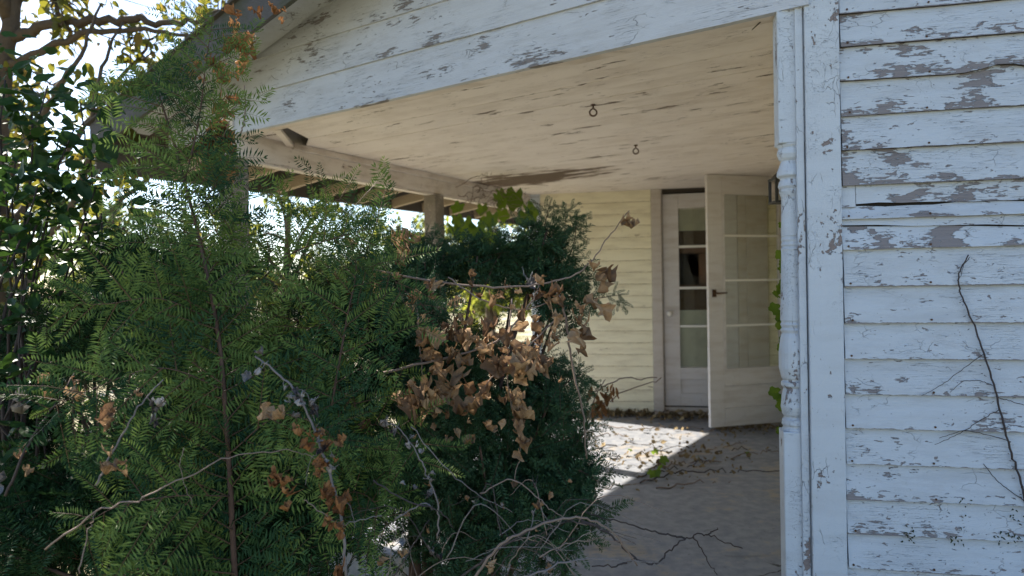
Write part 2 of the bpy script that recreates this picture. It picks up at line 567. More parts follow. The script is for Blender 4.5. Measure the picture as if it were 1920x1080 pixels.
M_TREE3 = leaf_mat('distant green foliage', (.035, .06, .02), (.09, .12, .03), trans=.45, tcol=(.28, .32, .05), rough=.5)
M_LITTER = leaf_mat('fallen leaf litter', (.10, .065, .035), (.34, .26, .14), trans=.15, rough=.8, spec=.1)

# ------------------------------------------------------------------ the lie of the land
ZC = at(1462, 10, 2.5).z                      # porch ceiling height
A = at(1462, 10, 2.5)                         # near end of the porch beam
yb, yl, yw, ys = (math.radians(a) for a in (33.5, 31.0, 11.5, 22.0))
U = Vector((math.cos(yb), -math.sin(yb), 0))  # along the porch beam, to the right
P = Vector((math.sin(yb), math.cos(yb), 0))   # square to it, into the porch
VL = Vector((math.sin(yl), math.cos(yl), 0))  # along the left side of the porch
WD = Vector((math.cos(yw), -math.sin(yw), 0)) # along the house walls, to the right
WN = Vector((-math.sin(yw), -math.cos(yw), 0))  # out of the house walls, to the yard
SV = Vector((math.sin(ys), math.cos(ys), 0))  # along the side wall of the porch
Z = Vector((0, 0, 1))
L = A - U * 3.27; L.z = ZC                    # front left corner of the porch
B0 = Vector((1.5, 7.25, 0))                   # a point of the back wall
GZ = -.22


def flat(v): return Vector((v.x, v.y, 0))


def isect(p, d, q, e):
    """2D intersection of p + t d and q + s e; returns t"""
    det = d.x * (-e.y) + e.x * d.y
    return ((q.x - p.x) * (-e.y) + e.x * (q.y - p.y)) / det


S0 = flat(at(1505, 500, 2.56))                # front end of the porch side wall
tJ = isect(S0, SV, B0, WD)
J = S0 + SV * tJ                              # inner corner of side wall and back wall
K = B0 - WD * 1.22                            # left end of the back wall

# ground and porch floor
mb = MB()
for i in range(-10, 10):
    for j in range(-10, 10):
        mb.poly([(x * 20, y * 20, GZ) for x, y in ((i, j), (i + 1, j), (i + 1, j + 1), (i, j + 1))])
tag(mb.build('ground', M_GROUND), kind='structure')
fl = [flat(L) - VL * .05 - U * .08, flat(A) + U * .1 - P * .05, S0 + SV * .02, J, K + WD * .0, flat(L) + VL * isect(flat(L), VL, B0, WD) - U * .08]
mb = MB().prism([Vector((p.x, p.y, -.3)) for p in fl], Vector((0, 0, .3)))
tag(mb.build('porch_floor', M_FLOOR), kind='structure')

# ------------------------------------------------------------------ the farmhouse
house = thing('farmhouse', flat(at(1575, 540, 2.6)), 'old white clapboard farmhouse with peeling paint around the open porch', 'house')


def clapboard(parent, M, mat, x0, x1, z0, z1, n=5, thick=.023, rng=R, bot=None, top=None, lift=0.0, jit=.0012, under=None):
    """one lapped board: local x along, z up, y out of the wall"""
    v, f = [], []
    for i in range(n + 1):
        x = x0 + (x1 - x0) * i / n
        zb = z0 + rng.uniform(-1, 1) * jit + (bot(x) if bot else 0)
        zt = z1 + (top(x) if top else 0)
        yo = thick + rng.uniform(-1, 1) * jit * .8 + lift
        yt = .0055 + lift * .6
        v += [(x, .002, zb + .001), (x, yo, zb), (x, yo - .0008, zb + .004), (x, yt, zt), (x, .002, zt)]
    for i in range(n):
        a, b = i * 5, i * 5 + 5
        for k in range(4):
            f.append((a + k, a + k + 1, b + k + 1, b + k))
    f.append((0, 4, 3, 2, 1))
    e = n * 5
    f.append((e, e + 1, e + 2, e + 3, e + 4))
    me = bpy.data.meshes.new('clapboard')
    me.from_pydata(v, [], f)
    me.materials.append(mat)
    me.materials.append(under or M_DARKWOOD)
    for i in range(n):
        me.polygons[i * 4].material_index = 1
    me.update()
    return link('clapboard', me, parent, M, mat)


def outframe(o, d, out):
    """frame with x along d, y along out, z up (mirrored where needed by swapping x)"""
    x, y = d.normalized(), out.normalized()
    return Matrix(((x.x, y.x, 0, o.x), (x.y, y.y, 0, o.y), (x.z, y.z, 1, o.z), (0, 0, 0, 1)))


# front wall to the right of the porch
C = flat(at(1575, 530, 2.46))
MF = outframe(C, -WD, WN)       # x runs to the left so that the frame is right-handed; boards lie at negative x
mb = MB().box(-3.0, .03, -.10, 0, GZ, 3.45, MF)
front = mb.build('front_wall', M_SHEATH, house)
lines = [1126, 1060, 996, 932, 867, 801, 738, 672, 606, 538, 469, 413, 350, 285, 221, 156, 92, 30, -33, -97]
zl = [at(1575, y, 2.46).z for y in lines]
step = .125
while zl[0] > GZ + .1: zl.insert(0, zl[0] - step)
while zl[-1] < 3.35: zl.append(zl[-1] + step)


def wav(seed, amp, fr):
    r = random.Random(seed)
    ph = [r.uniform(0, 6) for _ in range(3)]
    return lambda x: amp * (.5 * math.sin(x * fr + ph[0]) + .3 * math.sin(x * fr * 2.7 + ph[1]) + .2 * math.sin(x * fr * 6.1 + ph[2]))


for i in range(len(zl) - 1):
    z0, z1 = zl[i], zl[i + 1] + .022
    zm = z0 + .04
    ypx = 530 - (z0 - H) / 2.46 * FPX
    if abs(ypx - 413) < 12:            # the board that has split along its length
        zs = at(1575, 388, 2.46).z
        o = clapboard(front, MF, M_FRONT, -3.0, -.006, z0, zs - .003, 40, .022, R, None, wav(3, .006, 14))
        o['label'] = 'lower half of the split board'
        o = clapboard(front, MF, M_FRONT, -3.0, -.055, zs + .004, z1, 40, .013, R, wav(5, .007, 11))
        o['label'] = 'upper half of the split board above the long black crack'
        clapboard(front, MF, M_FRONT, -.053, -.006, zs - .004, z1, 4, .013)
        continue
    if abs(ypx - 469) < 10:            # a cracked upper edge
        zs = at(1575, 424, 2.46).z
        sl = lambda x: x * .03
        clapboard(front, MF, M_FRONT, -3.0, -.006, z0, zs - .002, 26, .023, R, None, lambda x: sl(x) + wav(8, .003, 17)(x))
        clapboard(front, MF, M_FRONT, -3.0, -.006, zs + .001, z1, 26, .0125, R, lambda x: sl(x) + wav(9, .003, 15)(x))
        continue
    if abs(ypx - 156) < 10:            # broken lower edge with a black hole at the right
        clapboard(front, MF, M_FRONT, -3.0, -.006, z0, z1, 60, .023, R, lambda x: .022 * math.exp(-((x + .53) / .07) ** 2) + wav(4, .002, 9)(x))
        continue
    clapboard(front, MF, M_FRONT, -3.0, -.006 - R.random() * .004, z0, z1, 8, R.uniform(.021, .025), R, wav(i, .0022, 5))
x1 = C.x
# corner board, strip beside it
cb0 = (flat(at(1514, 540, 2.47)) - C).dot(-WD)
o = MB().box(-.003, cb0, -.02, .031, GZ, 3.45, MF).build('corner_board', M_TRIMV, house, bevel=.004)
cs1 = (flat(at(1497, 540, 2.48)) - C).dot(-WD)
o = MB().box(cb0 + .004, cs1, -.02, .018, GZ, 3.45, MF).build('trim_strip', M_TRIMV, house, bevel=.003)
# nails on the boards near the corner
mb = MB()
for i in range(len(zl) - 1):
    for xx in (-.03, -.29, -.62):
        if R.random() < .8:
            cx, cz = xx + R.uniform(-.006, .006), zl[i] + .012
            pts = [(cx + .004 * math.cos(a), 0.0225, cz + .004 * math.sin(a)) for a in [k * math.pi / 3 for k in range(6)]]
            mb.prism([Vector(p) for p in reversed(pts)], Vector((0, .0022, 0)))
nl = mb.build('nail', M_IRON, front, MF)
nl['kind'] = 'stuff'

# side wall between the corner and the back wall (clapboards facing the porch)
SN = Vector((-SV.y, SV.x, 0))
MS = outframe(S0, SV, SN)
Ls = tJ
mb = MB().box(.02, Ls, -.10, 0, -.05, 3.45, MS)
side = mb.build('side_wall', M_SHEATH, house)
z = 0.02
while z < ZC:
    clapboard(side, MS, M_BACK, .03, Ls - .003, z, min(z + .147, ZC + .05), 4, .018)
    z += .125

# back wall of the porch with the door
MBK = outframe(J, -WD, WN)          # local x: metres to the left of the inner corner


def bx(px):                          # photo column -> x on the back wall
    return (flat(atpl(px, 540, J, WN)) - J).dot(-WD)


def bz(py, px=1290):
    return atpl(px, py, J, WN).z


Lb = (K - J).dot(-WD)
dx0, dx1 = bx(1440), bx(1223)        # outer edges of the casing (right, left)
ox0, ox1 = bx(1384), bx(1244)        # door opening
dtop, dbot = bz(362), bz(768)
mb = MB()
mb.box(ox1 + .02, Lb, -.10, 0, -.05, 3.45, MBK)
mb.box(.0, ox0 - .02, -.10, 0, -.05, 3.45, MBK)
mb.box(ox0 - .02, ox1 + .02, -.10, 0, dtop + .02, 3.45, MBK)
back = mb.build('back_wall', M_SHEATH, house)
z = .015
while z < ZC:
    zt = min(z + .147, ZC + .04)
    clapboard(back, MBK, M_BACK, dx1 + .002, Lb - .02, z, zt, 5, .021, under=M_BACK)
    clapboard(back, MBK, M_BACK, .004, dx0 - .002, z, zt, 3, .021, under=M_BACK)
    z += .125
MB().box(Lb - .02, Lb + .09, -.12, .024, -.05, 3.45, MBK).build('corner_board', M_TRIMV, house, bevel=.004)
# door casing, jambs, sill
cas = MB()
cas.box(ox1 + .015, dx1, -.02, .036, dbot - .02, ZC, MBK)
cas.box(dx0, ox0 - .09, -.02, .030, dbot - .02, ZC, MBK)
fr_ = cas.build('door_frame', M_CASE, house, bevel=.003)
MB().box(ox0 - .088, ox0 - .004, -.09, .012, dbot - .02, ZC, MBK).build('jamb', M_CASE, fr_, bevel=.002)
MB().box(ox1 + .004, ox1 + .014, -.09, .012, dbot - .02, ZC, MBK).build('jamb', M_CASE, fr_)
MB().box(ox0 - .004, ox1 + .004, -.09, .010, dtop + .012, ZC, MBK).build('head', M_DARKWOOD, fr_)
MB().box(dx0, dx1 + .02, -.10, .07, dbot - .07, dbot - .022, MBK).build('sill', M_CASE, fr_, bevel=.004)

# the inner door
door = MB()
yo0, yo1 = -.060, -.020
px0, px1 = bx(1360), bx(1274)        # glazed opening
pz0, pz1 = bz(690), bz(390)
door.box(px1, ox1, yo0, yo1, dbot + .035, dtop, MBK)
door.box(ox0, px0, yo0, yo1, dbot + .035, dtop, MBK)
door.box(px0, px1, yo0, yo1, pz1, dtop, MBK)
door.box(px0, px1, yo0, yo1, bz(712), pz0, MBK)
door.box(px0, px1, yo0, yo1, dbot + .035, bz(738), MBK)
door.box(px0 - .001, px1 + .001, yo0, yo1 - .016, bz(738), bz(712), MBK)
dr = door.build('door', M_DOOR, house, bevel=.003)
dr['label'] = 'closed inner door with four panes, one of them broken'
MB().box(ox0, ox1, yo0, yo1 + .004, dbot - .02, dbot + .02, MBK).build('threshold', M_CASE, fr_)
muz = [bz(462), bz(540), bz(612)]
for zz in muz:
    MB().box(px0, px1, yo0 + .008, yo1 - .003, zz - .012, zz + .012, MBK).build('muntin', M_MUNTIN, dr)
ed = [pz0] + sorted(muz) + [pz1]
for i in range(4):
    a, b = ed[i] + .01, ed[i + 1] - .01
    if i == 2:
        # the broken pane: a ring of glass left round a jagged hole
        cx, cz = bx(1302), bz(500)
        rim = [(px0, a), ((px0 + px1) / 2, a), (px1, a), (px1, (a + b) / 2), (px1, b), ((px0 + px1) / 2, b), (px0, b), (px0, (a + b) / 2)]
        hole = [(cx - .10, cz - .16), (cx - .075, cz - .09), (cx - .02, cz - .11), (cx + .035, cz - .06), (cx + .06, cz + .10), (cx + .02, cz + .135), (cx - .045, cz + .06), (cx - .08, cz - .02)]
        g_ = MB()
        for k in range(8):
            k2 = (k + 1) % 8
            g_.poly([MBK @ Vector((q[0], -.040, q[1])) for q in (rim[k], rim[k2], hole[k2], hole[k])])
        o = g_.build('pane', M_GLASS, dr)
        o['label'] = 'broken pane with a jagged hole'
    else:
        MB().box(px0, px1, -.042, -.038, a, b, MBK).build('pane', M_GLASS, dr)
kc = MBK @ Vector((bx(1255), 0, bz(588)))
kn = MB()
prof = [(0, .014), (.012, .012), (.022, .012), (.028, .026), (.040, .031), (.052, .027), (.058, .012)]
MK = Matrix.Translation(kc + WN * -.02) @ WN.to_track_quat('Z', 'Y').to_matrix().to_4x4()
kn.lathe(prof, (0, 0), 14)
kn.build('door_knob', M_KNOB, dr, MK, smooth=True)
# behind the glass: cream sheets painting reflected light, a brown curtain and a dim room
MB().box(px0 - .05, px1 + .03, -.066, -.063, bz(432), pz1 + .05, MBK).build('reflection_sheet', M_PANELIGHT, house)
MB().box(px0 - .05, px1 + .03, -.066, -.063, pz0 - .04, bz(582), MBK).build('reflection_sheet', M_PANELIGHT, house)
MB().box(px0 - .03, px1 + .02, -.071, -.068, bz(474), bz(428), MBK).build('curtain', M_BROWN, house)
MB().box(px0 - .03, px1 + .02, -.071, -.068, bz(585), bz(534), MBK).build('curtain', M_BROWN, house)
MB().box(px0 - .03, bx(1312), -.071, -.068, bz(532), bz(476), MBK).build('curtain', M_BROWN, house)
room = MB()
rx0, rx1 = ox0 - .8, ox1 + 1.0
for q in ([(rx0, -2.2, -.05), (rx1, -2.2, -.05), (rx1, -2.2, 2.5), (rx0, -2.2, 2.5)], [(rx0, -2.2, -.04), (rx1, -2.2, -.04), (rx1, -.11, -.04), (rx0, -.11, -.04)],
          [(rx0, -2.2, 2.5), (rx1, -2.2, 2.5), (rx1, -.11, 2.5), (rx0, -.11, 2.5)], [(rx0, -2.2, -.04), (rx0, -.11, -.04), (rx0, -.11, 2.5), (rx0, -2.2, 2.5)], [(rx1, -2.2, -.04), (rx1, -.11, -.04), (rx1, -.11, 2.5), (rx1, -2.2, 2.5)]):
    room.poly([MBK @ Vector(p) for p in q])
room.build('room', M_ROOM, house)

# the storm door standing open
HP = flat(at(1486, 560, 6.52)); FP = flat(at(1327, 560, 6.27))
MD = outframe(HP, (FP - HP), Vector((-(FP - HP).normalized().y, (FP - HP).normalized().x, 0)) * -1)
if (MD.to_3x3() @ Vector((0, 1, 0))).y > 0:
    MD = outframe(HP, (FP - HP), Vector(((FP - HP).normalized().y, -(FP - HP).normalized().x, 0)) * -1)
sw = (FP - HP).length
sn = MD.to_3x3() @ Vector((0, 1, 0))


def sx(px): return (flat(atpl(px, 540, HP, sn)) - HP).dot((FP - HP).normalized())


def sz(py, px=1335): return atpl(px, py, HP, sn).z


sz0, sz1 = sz(801), sz(328)
gz0, gz1 = sz(697, 1350), sz(358, 1350)
gx1, gx0 = sx(1354), sx(1463)
sd = MB()
sd.box(gx1, sw, -.018, .018, sz0, sz1, MD)
sd.box(0, gx0, -.018, .018, sz0, sz1, MD)
sd.box(gx0, gx1, -.018, .018, gz1, sz1, MD)
mzr = sz(724, 1350)
sd.box(gx0, gx1, -.018, .018, mzr, gz0, MD)
sd.box(gx0, gx1, -.018, .018, sz0, sz(766, 1350), MD)
sd.box(gx0 - .001, gx1 + .001, -.012, .008, sz(766, 1350), mzr, MD)
storm = sd.build('storm_door', M_DOOR, house, bevel=.003)
storm['label'] = 'glazed storm door standing wide open'
mt = MB()
for (a, b, c_, d_) in ((gx1 - .022, gx1, gz0, gz1), (gx0, gx0 + .022, gz0, gz1), (gx0 + .022, gx1 - .022, gz1 - .03, gz1), (gx0 + .022, gx1 - .022, gz0, gz0 + .025)):
    mt.box(a, b, -.014, .021, c_, d_, MD)
mt.build('glazing_bead', M_DOOR, storm)
smz = [sz(442, 1350), sz(526, 1350), sz(611, 1350)]
for zz in smz:
    MB().box(gx0 + .022, gx1 - .022, -.010, .014, zz - .009, zz + .009, MD).build('muntin', M_MUNTIN, storm)
ed = [gz0 + .02] + sorted(smz) + [gz1 - .025]
for i in range(4):
    MB().box(gx0 + .01, gx1 - .01, -.002, .002, ed[i] + .008, ed[i + 1] - .008, MD).build('pane', M_GLASS, storm)
hd = MB()
hz = sz(550)
hx = sx(1337)
hd.box(hx - .018, hx + .022, .018, .026, hz - .035, hz + .035, MD)
hd.tube([MD @ Vector(p) for p in ((hx, .026, hz), (hx, .055, hz), (hx - .03, .065, hz), (hx - .11, .06, hz + .004))], [.009, .009, .009, .006], 8)
hd.build('handle', M_IRON, storm)

# the rest of the house body: walls that face away, and a flat eave so that no light leaks in
bd = MB()
E1 = C + WD * 3.0
E2 = E1 - WN * 9.0
K2 = K + VL * 5.0
bd.poly([Vector((p.x, p.y, zz)) for p, zz in ((E1, GZ), (E2, GZ), (E2, 3.45), (E1, 3.45))])
bd.poly([Vector((p.x, p.y, zz)) for p, zz in ((K, GZ), (K2, GZ), (K2, 3.45), (K, 3.45))])
bd.poly([Vector((p.x, p.y, zz)) for p, zz in ((K2, GZ), (E2, GZ), (E2, 3.45), (K2, 3.45))])
bd.build('outer_wall', M_FRONT, house)
ro = [C + WN * .25 + WD * 3.2, S0 + WN * .3 - WD * .05, S0 - WD * .03 + SV * .3, J - WD * .05, K - WD * .25 + WN * .02, K2 - WD * .3 - WN * .3, E2 + WD * .3 - WN * .3]
MB().prism([Vector((p.x, p.y, 3.45)) for p in ro], Vector((0, 0, .14))).build('roof', M_SHINGLE, house)

# ------------------------------------------------------------------ the porch
porch = thing('porch', flat(L), 'sagging open porch with flaking cream ceiling and weathered eave', 'porch')
MP = Matrix(((-U.x, -P.x, 0, A.x), (-U.y, -P.y, 0, A.y), (0, 0, 1, ZC), (0, 0, 0, 1)))   # x: to the left along the beam, y: towards the yard, z: above the ceiling
MPi = MP.inverted()


def pl(px, py, z=0.0):
    q = MPi @ atz(px, py, ZC + z)
    return q


# roof line over the gable: z above ceiling as a function of s (metres left of A)
def rz(s): return (H + 1.589 - .263 * (s - 2.736)) - ZC


FO = .35
STIP = 4.36
# ceiling boards
bw = .145
c1, c2 = pl(531, 236), pl(592, 268)
for k in range(34):
    q0, q1 = k * bw, (k + 1) * bw - R.choice((.001, .001, .0015, .003))
    if k == 0: q0 = .10

    def left(q):
        p = flat(A) + P * q
        s = -isect(p, U, flat(L), VL)
        sc = c1.x + (c2.x - c1.x) * ((-q) - c1.y) / (c2.y - c1.y)
        return min(s, sc) - .004 if -q > c2.y - .02 else s

    def right(q):
        p = flat(A) + P * q
        return -isect(p, U, S0, SV) - .03
    # stop behind the back wall
    qb = lambda s: None
    s0, s1 = right(q0), left(q0)
    s0b, s1b = right(q1), left(q1)
    # clip against the back wall line (plus 5 cm)
    def clipb(q, a):
        p = flat(A) + P * q
        tb = -isect(p, U, B0 - WN * .05, WD)
        return max(a, -99) if True else tb
    pts = [Vector((s0, -q0, 0)), Vector((s1, -q0, 0)), Vector((s1b, -q1, 0)), Vector((s0b, -q1, 0))]
    # back wall: in (s, q) keep points on the porch side
    def inside(v):
        w = MP @ v
        return (flat(w) - (B0 - WN * .05)).dot(WN) > 0
    def cut(a, b):
        wa = (flat(MP @ a) - (B0 - WN * .05)).dot(WN); wb = (flat(MP @ b) - (B0 - WN * .05)).dot(WN)
        return a.lerp(b, wa / (wa - wb))
    out = []
    for i in range(4):
        a, b = pts[i], pts[(i + 1) % 4]
        if inside(a): out.append(a)
        if inside(a) != inside(b): out.append(cut(a, b))
    if len(out) < 3: continue
    zz = R.uniform(-.0008, .0008)
    out = [v + Vector((0, 0, zz)) for v in out]
    mb = MB().prism(out, Vector((0, 0, .016)))
    mb.build('ceiling_board', M_CEIL, porch, MP)
# loose patch and strut by the hole at the front left
pp = [pl(446, 251), pl(513, 240), pl(552, 286), pl(500, 283)]
Lp = MPi @ L
pp = [Vector((Lp.x - .02, -.10, 0)), Vector((pl(505, 243).x, -.10, 0)), pl(512, 243), pl(555, 288), ]
pp = [Vector((p.x, p.y, -.004)) for p in pp]
MB().prism(pp, Vector((0, 0, .012))).build('ceiling_patch', M_CEIL, porch, MP)
a_, b_ = pl(519, 238), pl(565, 290)
MB().bar((a_.x, a_.y, -.012), (b_.x, b_.y, -.030), .045, .022).build('ceiling_batten', M_BEAM, porch, MP)
# front beam and gable boards
xl = Lp.x
MB().box(-.06, xl + .02, -.10, -.022, -.018, .30, MP).build('front_beam', M_BEAM, porch)


def gable_board(z0, z1, th, mat, n=10):
    v, f = [], []
    xe = STIP - .35
    # right end at the corner; left end cut by the roof line
    ss = [-.10 + (xe + .10) * i / n for i in range(n + 1)]
    for s in ss:
        top = min(z1, rz(s) - .05)
        zb = min(z0, top - .001) + R.uniform(-.002, .002)
        v += [(s, -.022, zb), (s, th, zb), (s, th - .012, max(top, zb + .001)), (s, -.022, max(top, zb + .001))]
    for i in range(n):
        a, b = 4 * i, 4 * i + 4
        for k in range(4):
            f.append((a + k, b + k, b + (k + 1) % 4, a + (k + 1) % 4))
    f.append((0, 1, 2, 3)); f.append((4 * n + 3, 4 * n + 2, 4 * n + 1, 4 * n))
    me = bpy.data.meshes.new('gable_board')
    me.from_pydata(v, [], f); me.update()
    return link('gable_board', me, porch, MP, mat)


gz = [-.025, .195, .40, .60, .80, 1.0]
for i in range(5):
    gable_board(gz[i], gz[i + 1] + .015, .010 if i == 0 else .012, M_GABLE, 14)
# left side beam, running back to the house
tb = isect(flat(L), VL, B0, WD)
ML = outframe(L, VL, Vector((-VL.y, VL.x, 0)))   # x back along the side, y outwards
MB().box(-.02, tb, .0, .10, -.165, .22, ML).build('side_beam', M_BEAM, porch, bevel=.004)
MB().box(.45, tb, -.028, -.001, -.045, -.002, ML).build('cornice_strip', M_BEAM, porch, bevel=.003)
MB().box(.10, tb, .012, .088, -.182, -.167, ML).build('beam_trim', M_BEAM, porch)
# posts
def post(w, y0, nm='post', wd=.13, lean=0.0):
    p = MB()
    e = .0
    pts = [(w, y0, -.18), (w + wd, y0, -.18), (w + wd, y0 + wd, -.18), (w, y0 + wd, -.18)]
    pts = [ML @ Vector(q) for q in pts]
    off = Vector((lean, 0, -(ZC - .18)))
    p.prism([Vector(q) for q in pts], off)
    return p.build(nm, M_POSTW, porch, bevel=.006)
wp = 2.03
post(wp, -.02, lean=.03)
post(-.04, -.01)
# roof: deck, shingles, rafters, fascia, bargeboard, soffit
tl = VL
s_hi = -.10
def rp(s, q, dz=0):     # roof point: s metres left of A, q metres behind the gable face
    return MP @ Vector((s, -q, rz(s) + dz))
QB = 5.6
deck = MB().hexa([rp(s_hi, -FO, -.045), rp(s_hi, -FO, -.02), rp(s_hi, QB, -.045), rp(s_hi, QB, -.02), rp(STIP, -FO, -.045), rp(STIP, -FO, -.02), rp(STIP, QB, -.045), rp(STIP, QB, -.02)])
deck.build('roof_deck', M_DECK, porch)
sh = MB()
for i in range(22):
    sa, sb_ = STIP + .03 - i * .2, STIP + .03 - (i + 1) * .2 - .02
    sb_ = max(sb_, s_hi)
    if sa <= s_hi: break
    sh = MB()
    sh.hexa([rp(sb_, -FO - .03, -.018), rp(sb_, -FO - .03, -.010), rp(sb_, QB, -.018), rp(sb_, QB, -.010), rp(sa, -FO - .03, -.014), rp(sa, -FO - .03, .002), rp(sa, QB, -.014), rp(sa, QB, .002)])
    sh.build('shingle_course', M_SHINGLE, porch)
MB().hexa([rp(s_hi, -FO - .004, -.25), rp(s_hi, -FO - .004, -.016), rp(s_hi, -FO + .022, -.25), rp(s_hi, -FO + .022, -.05), rp(STIP, -FO - .004, -.22), rp(STIP, -FO - .004, -.016), rp(STIP, -FO + .022, -.22), rp(STIP, -FO + .022, -.05)]).build('bargeboard', M_GREYWOOD, porch)
MB().hexa([rp(s_hi, -FO + .024, -.075), rp(s_hi, -FO + .024, -.05), rp(s_hi, -.014, -.075), rp(s_hi, -.014, -.05), rp(STIP - .12, -FO + .024, -.075), rp(STIP - .12, -FO + .024, -.05), rp(STIP - .12, -.014, -.075), rp(STIP - .12, -.014, -.05)]).build('soffit', M_GABLE, porch)
MB().hexa([rp(STIP - .022, -FO + .024, -.33), rp(STIP - .022, -FO + .024, -.05), rp(STIP - .022, QB, -.33), rp(STIP - .022, QB, -.05), rp(STIP, -FO + .024, -.33), rp(STIP, -FO + .024, -.05), rp(STIP, QB, -.33), rp(STIP, QB, -.05)]).build('fascia', M_DECK, porch)
k = 0
q = .20
while q < 5.4:
    b_ = MB()
    sl_ = -isect(flat(A) + P * q, U, flat(L), VL)
    a0, a1 = MP @ Vector((sl_ + .06, -q, -.02)), MP @ Vector((STIP - .028, -q, rz(STIP) - .275))
    b_.bar(a0, a1, .042, .09)
    b_.build('rafter', M_RAFTER, porch)
    q += .47
# attic end wall behind the gable so that it stays dark: covered by the boards themselves
# turned post against the corner
tc = flat(at(1485, 540, 2.53))


def tz(py): return at(1485, py, 2.53).z


rb = .046
tp = MB()
Mq = frame((tc.x, tc.y, 0), WD)
tp.box(-rb, rb, -rb, rb, tz(272), ZC - .02, Mq)
tp.box(-rb, rb, -rb, rb, 0.0, tz(806), Mq)
prof = [(272, .046), (279, .040), (282, .042), (290, .044), (298, .040), (303, .034), (312, .038), (322, .044), (331, .046), (334, .038), (337, .036), (343, .040), (350, .0425), (356, .037), (359, .040), (366, .037),
        (370, .0345), (400, .035), (442, .0365), (445, .034), (449, .038), (454, .034), (458, .038), (463, .034), (467, .038), (471, .0365), (540, .039), (600, .0415), (603, .038), (608, .042), (614, .038), (618, .042), (624, .038),
        (632, .042), (660, .047), (690, .047), (708, .041), (712, .036), (716, .042), (722, .042), (727, .036), (740, .041), (762, .044), (776, .040), (781, .035), (786, .041), (794, .043), (799, .038), (806, .044)]
pf = [(tz(y), .039 + (r - .039) * 1.35) for y, r in prof][::-1]
tp.lathe(pf, (tc.x, tc.y), 22)
o = tp.build('turned_post', M_POST, porch)
sm = o.modifiers.new('bevel', 'BEVEL'); sm.width = .003; sm.limit_method = 'ANGLE'; sm.angle_limit = math.radians(60)
# hooks for a porch swing
for (hx_, hy_) in ((1112, 196), (1192, 272)):
    p = atz(hx_, hy_, ZC)
    h_ = MB()
    ring = [(p.x + .020 * math.sin(a), p.y, p.z - .045 - .020 * math.cos(a + math.pi)) for a in [i * 2 * math.pi / 12 * .93 + .2 for i in range(13)]]
    h_.tube([(p.x, p.y, p.z + .002), (p.x, p.y, p.z - .026)], .005, 6)
    h_.tube(ring, .0048, 6)
    h_.lathe([(p.z - .006, .014), (p.z + .001, .014)], (p.x, p.y), 10)
    h_.build('ceiling_hook', M_IRON, porch)
# two splinters hanging at the near corner of the ceiling
for (x0_, y0_, x1_, y1_) in ((1437, 31, 1410, 56), (1461, 55, 1450, 84)):
    a0 = atz(x0_, y0_, ZC); a1 = at(x1_, y1_, a0.y + .02)
    MB().tube([a0, a1], [.003, .0022], 4).build('splinter', M_DARKWOOD, porch)

# wall lantern beside the door
lp = at(1466, 358, 3.3)
lan = thing('wall_lantern', lp, 'small black square porch lantern just left of the turned post', 'lantern')
w_, h_ = .042, .05
b_ = MB()
for sx_ in (-1, 1):
    for sy_ in (-1, 1):
        b_.box(lp.x + sx_ * w_ - .006, lp.x + sx_ * w_ + .006, lp.y + sy_ * w_ - .006, lp.y + sy_ * w_ + .006, lp.z - h_, lp.z + h_)
b_.box(lp.x - w_ - .007, lp.x + w_ + .007, lp.y - w_ - .007, lp.y + w_ + .007, lp.z - h_ - .010, lp.z - h_)
b_.box(lp.x - w_ - .007, lp.x + w_ + .007, lp.y - w_ - .007, lp.y + w_ + .007, lp.z + h_, lp.z + h_ + .012)
b_.build('lantern_frame', M_BLACK, lan)
top_ = MB().lathe([(lp.z + h_ + .012, .05), (lp.z + h_ + .035, .028), (lp.z + h_ + .05, .008)], (lp.x, lp.y), 8)
top_.build('lantern_cap', M_BLACK, lan)
s_on = (Vector((lp.x, lp.y, 0)) - S0).dot(SV)
wp_ = S0 + SV * s_on
MB().tube([(wp_.x, wp_.y, lp.z + .02), (lp.x, lp.y, lp.z + h_ + .04)], .008, 6).build('arm', M_BLACK, lan)
for (a_, b2) in (((-w_, -w_), (w_, -w_)), ((-w_, -w_), (-w_, w_))):
    MB().poly([(lp.x + a_[0], lp.y + a_[1], lp.z - h_), (lp.x + b2[0], lp.y + b2[1], lp.z - h_), (lp.x + b2[0], lp.y + b2[1], lp.z + h_), (lp.x + a_[0], lp.y + a_[1], lp.z + h_)]).build('pane', M_GLASS, lan)
